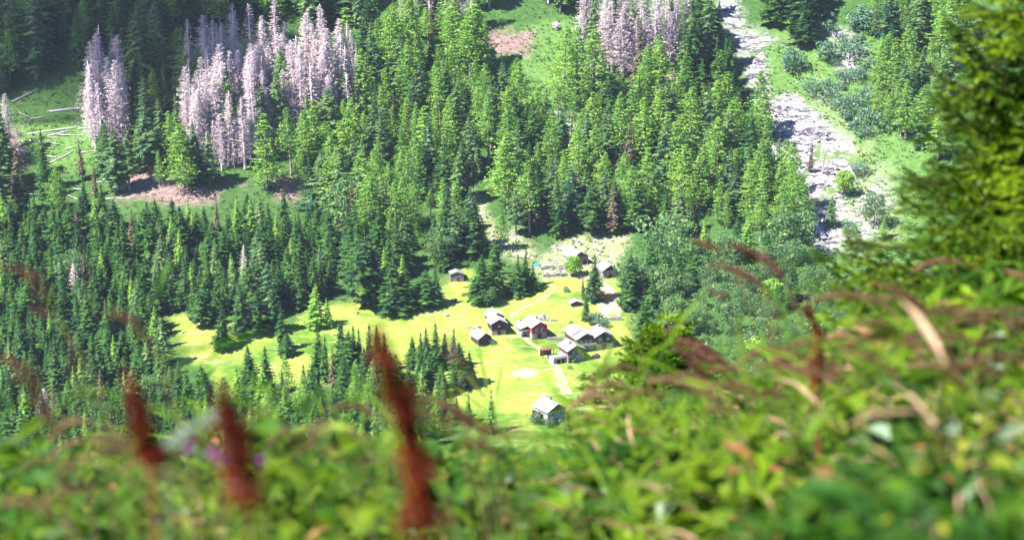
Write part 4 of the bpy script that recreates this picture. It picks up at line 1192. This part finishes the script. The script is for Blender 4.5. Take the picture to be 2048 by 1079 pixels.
def grass(px, py, y, length, tilt, label, group, protos=GP):
    """seed head centred on a photo pixel, `length` photo pixels long, sloping by `tilt` degrees (stem end low on the right)"""
    P = at_y(px, py, y); L = length * y / F / cP
    a = math.radians(tilt); rz = random.gauss(0, 0.3)
    R = Matrix.Rotation(rz, 3, 'Z') @ Matrix.Rotation(a, 3, 'Y')
    q0 = P + R @ Vector((0.5, 0, 0)) * L
    d0 = (R @ Vector((1, 0, -0.45))).normalized()
    g0 = float(height(q0.x, q0.y)); h = q0.z - g0
    bx, by = q0.x + d0.x * h * 0.35, q0.y + d0.y * h * 0.35
    b = Vector((bx, by, float(height(bx, by))))
    c1 = q0 + d0 * h * 0.3
    pts = []
    for k in range(9):
        f = k / 8; pts.append((b * (1 - f) ** 2 + c1 * 2 * f * (1 - f) + q0 * f * f) - b)
    L *= 0.9
    e = empty('grass_stalk', b, 0, 1.0, label, 'grass stalk', group)
    mobj('stem', MB().tube(pts, [0.0028 - 0.0012 * k / 8 for k in range(9)], 4).mesh('stem', M['stem']), e)
    o = mobj('seed_head', random.choice(protos), e)
    o.location = P - b; o.scale = (L,) * 3; o.rotation_euler = R.to_euler()


GL = [(1690, 592, 5.5, 130, 5), (1740, 600, 6, 110, 25), (1800, 585, 5.5, 130, 30), (1820, 608, 6, 120, 25), (1880, 527, 6.5, 110, 0), (1930, 622, 5.5, 120, 30), (1975, 632, 5, 120, 15), (2010, 622, 5, 110, 5),
      (2040, 645, 5, 130, 20), (1990, 680, 5, 130, 10), (1770, 660, 5, 130, 30), (1800, 690, 5, 130, 30), (1870, 705, 4.5, 140, 30), (1640, 690, 5.5, 120, 15),
      (1600, 720, 5.5, 120, 10), (1560, 735, 5, 110, 15), (1620, 745, 4.5, 130, 15), (1750, 730, 4.5, 140, 30), (1450, 745, 6, 100, 5), (1400, 760, 5.5, 100, 20), 
      (1230, 745, 7, 110, -5), (1350, 770, 5, 120, 15), (1210, 775, 6, 110, -10), (1180, 800, 5.5, 100, -15), (1280, 790, 5, 120, 5), (1400, 790, 5, 110, 20), (1480, 780, 4.5, 120, 20), (1540, 790, 4.5, 120, 25), (2020, 720, 4.5, 140, 15), (1950, 740, 4.5, 140, 20),
      (1880, 745, 4.5, 140, 20), (700, 813, 4, 95, 10), (735, 823, 4, 70, 25), (640, 848, 4.2, 70, -10), (640, 872, 4, 80, -35), (855, 805, 4.2, 100, 10), (870, 838, 4, 110, 35), (895, 790, 5, 60, 40), (905, 825, 5, 100, 30), (940, 850, 4.5, 90, 40), (980, 862, 4.5, 70, -30),
      (1030, 872, 4.2, 80, 10), (560, 870, 4, 70, -25), (600, 905, 3.8, 80, -20), (240, 900, 3.2, 90, 10), (150, 930, 3, 100, -20), (330, 950, 3, 90, 15), (60, 1010, 2.6, 140, 10), (120, 990, 2.8, 110, -15)]
for k in range(30):
    gx = random.uniform(1430, 2060); gy = 800 - (gx - 1430) * 0.30 + random.uniform(-60, 45)
    GL.append((gx, gy, random.uniform(4.5, 8), random.uniform(70, 130), random.gauss(18, 14)))
for k in range(16):
    GL.append((random.uniform(40, 1000), random.uniform(850, 930), random.uniform(3, 5), random.uniform(60, 110), random.gauss(5, 25)))
for q in GL:
    grass(*q, 'tan drooping grass stalk with a feathery seed head above the near herbs', 'tan grass stalks of the near hillside')
for q in [(1490, 505, 5, 90, 45), (1535, 525, 5, 110, 42), (1445, 535, 6, 60, 25), (1505, 560, 6, 90, 35), (1415, 490, 7, 70, 30), (1480, 545, 5.5, 80, 35), (1600, 620, 4.5, 60, 50), (1440, 590, 6, 50, 40),
          (1390, 690, 8, 110, 25), (1420, 715, 7, 120, 30), (1390, 735, 6, 110, 60), 
          (60, 555, 3.4, 110, 45), (95, 600, 3.4, 70, 55), (90, 625, 3.8, 60, 30), (255, 640, 3.6, 90, 40), (292, 675, 3.6, 60, 50), (40, 735, 3, 120, 40), (70, 785, 3, 110, 60), (95, 840, 2.8, 110, 60),
          (905, 690, 5, 50, 60), (915, 720, 5, 60, 40), (925, 830, 4.2, 100, 45), (965, 855, 4, 80, 30), (1180, 640, 6, 40, 50), (1210, 590, 6, 45, 30)]:
    grass(*q, 'reddish grass stalk with a slim leaning seed head rising over the view', 'reddish grass stalks of the near hillside', GR)

# dock plants with rust red seed heads ----------------------------------------------------
def dock(px_base, pts, y, label, fat=1.0, seed=0, side=()):
    """seed head running through the photo pixels pts (bottom to top)"""
    r = np.random.default_rng(seed)
    P = [at_y(px, py, y) for px, py in pts]
    gx = at_y(px_base, 1079, y).x
    base = Vector((gx, y, float(height(gx, y))))
    e = empty('dock_plant', base, 0, 1.0, label, 'dock plant')
    pl = [Vector((0, 0, 0))] + [p - base for p in P]
    mobj('stem', MB().tube(pl, [0.006] + [0.004] * (len(pl) - 2) + [0.0015], 6).mesh('stem', M['stem_red']), e)
    for q, chain in enumerate([pl[1:]] + [[p - base for p in (at_y(*s_, y) for s_ in sd)] for sd in side]):
        T = []; V = []; 
        for i in range(len(chain) - 1):
            a, b = np.array(chain[i]), np.array(chain[i + 1]); L = np.linalg.norm(b - a)
            nn = int(L * 12000 * (0.55 if q else 1))
            for k in range(nn):
                f = (i + k / nn) / (len(chain) - 1)
                c = a + (b - a) * k / nn
                ang = r.uniform(0, 6.28)
                clump = 0.45 + 0.75 * abs(math.sin(f * 13 + q + seed)) * (0.6 + 0.4 * math.sin(f * 31 + seed))
                rad = 0.016 * fat * clump * (1 - 0.75 * f ** 2) * math.sqrt(r.random()) * (0.6 if q else 1) * (1 + 0.5 * math.sin(ang * 2 + f * 9 + seed))
                c = c + np.array([math.cos(ang) * rad, math.sin(ang) * rad, r.normal(0, 0.004)])
                s_ = r.uniform(0.004, 0.007)
                n1 = r.normal(0, 1, 3); n1 /= np.linalg.norm(n1); n2 = np.cross(n1, r.normal(0, 1, 3)); n2 /= np.linalg.norm(n2)
                T.append([c - n1 * s_, c + n2 * s_ * 0.8, c + n1 * s_])
        mobj('seed_head', tri_mesh('seed_head', T, M['fred']), e)
    # broad leaves at the foot
    m = 6
    a = r.uniform(0, 6.28, m); el = r.uniform(0.1, 0.6, m)
    D = np.stack([np.cos(a) * np.cos(el), np.sin(a) * np.cos(el), np.sin(el)], -1)
    V, Fc = leaves_np(np.tile([0, 0, 0.05], (m, 1)) + r.uniform(0, 0.12, (m, 1)) * [0, 0, 1], D, r.uniform(0.15, 0.25, m), r.uniform(0.06, 0.09, m), r)
    for k in range(m):
        mobj('leaf', mk('leaf', V[k * 12:(k + 1) * 12], Fc[:6], M['fleaf']), e)


dock(870, [(852, 1060), (842, 980), (830, 900), (808, 840), (790, 790), (778, 740), (765, 700), (754, 665)], 2.3, 'tallest dock plant with a long rust red seed head in two spikes', 1.6, 1, [[(820, 870), (822, 800), (818, 760)]])
dock(520, [(495, 1010), (486, 940), (474, 880), (458, 830), (442, 775)], 2.2, 'thick dock plant with one plump dark red seed head', 2.0, 2)
dock(300, [(305, 930), (285, 880), (280, 830), (268, 790), (258, 752)], 2.5, 'dock plant with a pale rusty seed head, farthest left of the clear three', 1.35, 3, [[(290, 890), (320, 900), (335, 920)]])
dock(1640, [(1635, 790), (1632, 720), (1640, 670), (1612, 610)], 5.0, 'thin dark dock plant in front of the leafy grove', 1.3, 6)

# pale woolly stalk and purple flowers ------------------------------------------------------
P0, P1 = at_y(338, 888, 2.7), at_y(432, 828, 2.7)
r = np.random.default_rng(5)
base = at_y(300, 960, 2.7); base.z = float(height(base.x, base.y))
e = empty('woolly_stalk', base, 0, 1, 'pale silvery woolly stalk leaning between two dock plants', 'stalk')
mobj('stem', MB().tube([(0, 0, 0), P0 - base, P1 - base], [0.004, 0.003, 0.002], 6).mesh('stem', M['fpale']), e)
T = []
for k in range(420):
    f = r.random(); c = np.array((P0 - base).lerp(P1 - base, f)) + r.normal(0, 0.0030, 3); n1 = r.normal(0, 1, 3); n1 /= np.linalg.norm(n1); n2 = np.cross(n1, r.normal(0, 1, 3)); n2 /= np.linalg.norm(n2)
    T.append([c - n1 * 0.006, c + n2 * 0.004, c + n1 * 0.006])
mobj('wool', tri_mesh('wool', T, M['wool']), e)


def flower(px, py, y, size, label):
    p = at_y(px, py, y); gz = float(height(p.x, p.y)); h = p.z - gz
    e = empty('wildflower', (p.x, p.y, gz), 0, 1, label, 'flower')
    mobj('stem', MB().tube([(0, 0, 0), (0.01, 0, h * 0.6), (0, 0, h)], [0.003, 0.0025, 0.002], 5).mesh('stem', M['stem']), e)
    r = np.random.default_rng(int(px)); T = []
    for k in range(160):
        d = r.normal(0, 1, 3); d[2] = abs(d[2]); d /= np.linalg.norm(d); s = np.cross(d, r.normal(0, 1, 3)); s /= np.linalg.norm(s)
        T.append([np.array([0, 0, h]) + d * size * 0.2 - s * size * 0.1, np.array([0, 0, h]) + d * size * 0.2 + s * size * 0.1, np.array([0, 0, h]) + d * size])
    mobj('petals', tri_mesh('petals', T, M['purple']), e)


flower(377, 899, 3.0, 0.011, 'purple flower head nearest the pale woolly stalk')
flower(425, 910, 3.0, 0.013, 'larger purple flower beside the plump red dock head')
flower(443, 924, 2.9, 0.011, 'lower purple flower touching the plump red dock head')
flower(522, 922, 3.0, 0.009, 'small pinkish purple flower right of the plump red dock head')


# young spruces on the near slope -------------------------------------------------------------
def near_spruce(px, base_y, top_row, label, radius, whorls, seed, per=7, needle=0.022, xoff=0.0, low=0.05, density=1.0, power=0.75, boughs=()):
    r = np.random.default_rng(seed)
    bx = at_y(px, 600, base_y).x
    gz = float(height(bx, base_y))
    H = at_y(px, top_row, base_y).z - gz
    e = empty('young_spruce', (bx, base_y, gz), 0, 1, label, 'spruce')
    mobj('trunk', MB().tube([(0, 0, -0.2), (0.01, 0, H * 0.5), (0, 0, H)], [0.02 * H + 0.01, 0.012 * H, 0.004], 8).mesh('trunk', M['twig'], True), e)
    tw = MB(); ND = []

    def needles(a, b):
        L = np.linalg.norm(b - a); d = (b - a) / (L + 1e-9)
        n = int(L / 0.0045 * density)
        for k in range(n):
            c = a + (b - a) * (k / n)
            s = r.normal(0, 1, 3); s -= d * (s @ d); s /= np.linalg.norm(s)
            w = np.cross(s, d) * needle * 0.19
            ND.append((c - w, c + w, c + (s * 0.75 + d * 0.65) * needle * r.uniform(0.7, 1.1)))

    def bough(d, ln, z, P):
        s = np.array([-d[1], d[0], 0])
        tw.tube([P(0), P(0.35), P(0.7), P(1)], [0.008, 0.006, 0.004, 0.0015], 4)
        for a, b in ((0.3, 0.5), (0.5, 0.75), (0.75, 1.0)): needles(P(a), P(b)); needles(P(a), P(b))
        ns = int(4 + ln * 14)
        for j in range(ns):
            q = 0.22 + 0.74 * (j + r.random() * 0.6) / ns
            L2 = (min(ln, 1.0) * 0.42 * (1.05 - q) + 0.07) * r.uniform(0.7, 1.15)
            sg = 1 if j % 2 else -1
            a = P(q); dd = d * 0.62 + s * sg * 0.75 + np.array([0, 0, r.normal(-0.10, 0.16)]); dd /= np.linalg.norm(dd)
            b = a + dd * L2
            tw.tube([a, b], [0.0028, 0.0012], 3)
            needles(a + (b - a) * 0.1, b)
            for _ in range(int(L2 / 0.09)):
                f = r.uniform(0.25, 0.8); c = a + (b - a) * f
                d3 = dd * 0.6 + np.cross(dd, [0, 0, 1]) * r.choice([-1, 1]) * 0.7 + np.array([0, 0, r.normal(-0.1, 0.15)]); d3 /= np.linalg.norm(d3)
                needles(c, c + d3 * L2 * r.uniform(0.25, 0.4))
    for wv in range(whorls):
        t = low + (0.96 - low) * (wv / whorls) ** 0.95
        rad = radius * (1 - t) ** power + 0.06
        a0 = r.uniform(0, 6.28)
        for k in range(per):
            az = a0 + 6.283 * k / per + r.normal(0, 0.2)
            ln = rad * r.uniform(0.6, 1.15)
            d = np.array([math.cos(az), math.sin(az), 0])
            z = t * H + r.normal(0, 0.09); bow = r.uniform(0.7, 1.5); droop_ = r.uniform(0.15, 0.5)
            tw.tube([(0, 0, z - 0.05), (0, 0, min(H * 0.98, z + H / whorls * 1.3))], 0.006, 4)
            bough(d, ln, z, lambda q: d * ln * q + np.array([0, 0, z + ln * bow * (0.12 * q - droop_ * q * q + 0.30 * q ** 4)]))
    for px_, py_ in boughs:          # long lower boughs reaching out to the left, tips turned up
        tip = np.array(at_y(px_, py_, base_y + r.uniform(-0.5, 0.5))) - np.array([bx, base_y, gz])
        d = np.array([tip[0], tip[1], 0]); ln = np.linalg.norm(d); d /= ln
        z0 = tip[2] + 0.02
        for k in range(2):
            zz = z0 - 0.16 * k; dk = d + np.array([0, r.normal(0, 0.12), 0]); l2 = ln * (1 - 0.15 * k)
            bough(dk, l2, zz, lambda q: dk * l2 * q + np.array([0, 0, zz - 0.30 * math.sin(PI * min(1, q * 0.97)) ** 1.5 - 0.05 * k]))
    mobj('branches', tw.mesh('branches', M['twig']), e)
    mobj('needles', tri_mesh('needles', np.array(ND), M['nspruce']), e)
    print(label, len(ND), 'needles', H)


near_spruce(2140, 9.5, -420, 'large young spruce with drooping boughs rising at the right edge', 1.26, 30, 3, 10, 0.028, density=1.25, boughs=[(1622, 505), (1640, 530), (1688, 455), (1710, 500), (1770, 520), (1800, 395), (1745, 585), (1700, 560), (1885, 40), (1905, 95), (1870, 185), (1850, 270)])
near_spruce(1335, 22, 646, 'bushy dark spruce top peeking over the hillside beside the hamlet', 0.95, 16, 4, 13, 0.040, low=0.5, density=0.9, power=0.45)
near_spruce(1192, 17, 742, 'small spindly young larch on the slope below the hamlet', 0.55, 9, 5, 6, 0.034, low=0.4, density=0.45)
near_spruce(1440, 24, 742, 'yellowish young spruce in front of the utility pole', 0.7, 9, 6, 7, 0.036, low=0.4, density=0.5)

# utility pole ------------------------------------------------------------------------------
M['metal'] = solid('galvanised_metal', (0.55, 0.58, 0.58), (0.42, 0.45, 0.46), 3, 0.4)
pt = at_y(1397, 688, 90); gz = float(height(pt.x, pt.y)); H = pt.z - gz
e = empty('utility_pole', (pt.x, pt.y, gz), math.radians(8), 1, 'twin-legged wooden utility pole with metal crossarm on the near slope', 'utility pole')
for sx in (-0.18, 0.2):
    mobj('pole', MB().tube([(sx, 0, -0.5), (sx, 0, H - 0.05)], [0.08, 0.065], 8).mesh('pole', M['brownwood'], True), e)
for dz in (0.0, -0.32):
    mobj('crossarm', MB().box(-0.46, 0.46, -0.05, 0.05, H + dz - 0.06, H + dz).mesh('crossarm', M['metal']), e)
mobj('brace', MB().tube([(-0.18, 0, H - 2.2), (0.2, 0, H - 1.5)], 0.03, 5).mesh('brace', M['metal']), e)
for k, sx in enumerate((-0.4, 0.0, 0.4)):
    mobj('insulator', MB().tube([(sx, 0, H), (sx, 0, H + 0.06), (sx, 0, H + 0.10), (sx, 0, H + 0.16)], [0.02, 0.05, 0.035, 0.02], 7).mesh('insulator', M['frame']), e)
    far = at_y(1150, 800 + 10 * k, 40) - Vector((pt.x, pt.y, gz))
    rot = Matrix.Rotation(-math.radians(8), 3, 'Z'); far = rot @ far
    a = Vector((sx, 0, H + 0.12))
    pts = []
    for j in range(13):
        f = j / 12; q = a.lerp(far, f); q.z -= 2.2 * 4 * f * (1 - f) * 0.5; pts.append(q)
    mobj('wire', MB().tube(pts, 0.009, 4).mesh('wire', M['metal']), e)

# ------------------------------------------------------------------ light
SUN_EL = math.radians(52)
sx, sy = -0.88, -0.46
L = math.hypot(sx, sy); sx /= L; sy /= L
sund = Vector((sx * math.cos(SUN_EL), sy * math.cos(SUN_EL), math.sin(SUN_EL)))
ld = bpy.data.lights.new('sun', 'SUN'); ld.energy = 5.0; ld.angle = math.radians(0.55); ld.color = (1.0, 0.955, 0.87)
lo = bpy.data.objects.new('sun', ld); COL.objects.link(lo)
lo.rotation_mode = 'QUATERNION'; lo.rotation_quaternion = sund.to_track_quat('Z', 'Y')
w = bpy.data.worlds.new('World'); scene.world = w; w.use_nodes = True
nt = w.node_tree; bg = nt.nodes['Background']
sk = nt.nodes.new('ShaderNodeTexSky'); sk.sky_type = 'NISHITA'; sk.sun_disc = False
sk.sun_elevation = SUN_EL; sk.sun_rotation = math.atan2(sx, sy); sk.altitude = 1500
nt.links.new(mixc(nt, 1.0, sk.outputs[0], (0.72, 0.90, 1.45), 'MULTIPLY'), bg.inputs[0]); bg.inputs[1].default_value = 0.05

# ------------------------------------------------------------------ haze
def haze(density):
    o = mobj('haze', MB().box(-420, 420, -30, 1180, -20, 300).mesh('haze', None), kind='stuff', label='thin pale summer haze filling the valley', cat='haze')
    m, nt, out = nmat('haze')
    v = nt.nodes.new('ShaderNodeVolumePrincipled'); v.inputs['Density'].default_value = density; v.inputs['Color'].default_value = (0.66, 0.82, 1.0, 1); v.inputs['Anisotropy'].default_value = 0.0
    nt.links.new(v.outputs[0], out.inputs['Volume'])
    o.data.materials.append(m)


haze(0.00003)

def shade_cloud(at, size, density, label):
    """a cloudlet added out of view, only to cast shade on the upper left forest"""
    import bmesh
    bm = bmesh.new(); bmesh.ops.create_icosphere(bm, subdivisions=5, radius=1)
    V = np.array([v.co[:] for v in bm.verts])
    k = 1 + 0.45 * fbm(V[:, 0] * 1.6 + 9, V[:, 1] * 1.6 + V[:, 2], 4) + 0.25 * fbm(V[:, 1] * 3 + 2, V[:, 2] * 3 + V[:, 0], 3)
    for v, q in zip(bm.verts, k): v.co = Vector((v.co.x * size[0], v.co.y * size[1], max(v.co.z, -0.45) * size[2])) * float(q)
    me = bpy.data.meshes.new('shade_cloud'); bm.to_mesh(me); bm.free()
    m, nt, out = nmat('shade_cloud')
    v = nt.nodes.new('ShaderNodeVolumePrincipled'); v.inputs['Density'].default_value = density; v.inputs['Color'].default_value = (1, 1, 1, 1); v.inputs['Anisotropy'].default_value = 0.3
    nt.links.new(v.outputs[0], out.inputs['Volume']); me.materials.append(m)
    o = mobj('shade_cloud', me, kind='stuff', label=label, cat='shade_cloud'); o.location = at


spot = ground(120, 60)  # slope point to darken; the added blocker hangs sunward of it, out of view
shade_cloud(spot + sund * ((430 - spot.z) / sund.z), (105, 75, 38), 0.035, 'added unseen cloudlet that shades the upper left slope')

scene.view_settings.view_transform = 'Standard'
scene.view_settings.look = 'None'
scene.view_settings.gamma = 1
scene.view_settings.exposure = 2.0
c = scene.cycles
c.max_bounces = 5; c.diffuse_bounces = 2; c.glossy_bounces = 1; c.transmission_bounces = 3; c.volume_bounces = 0; c.transparent_max_bounces = 4
c.use_denoising = True
c.sample_clamp_indirect = 4
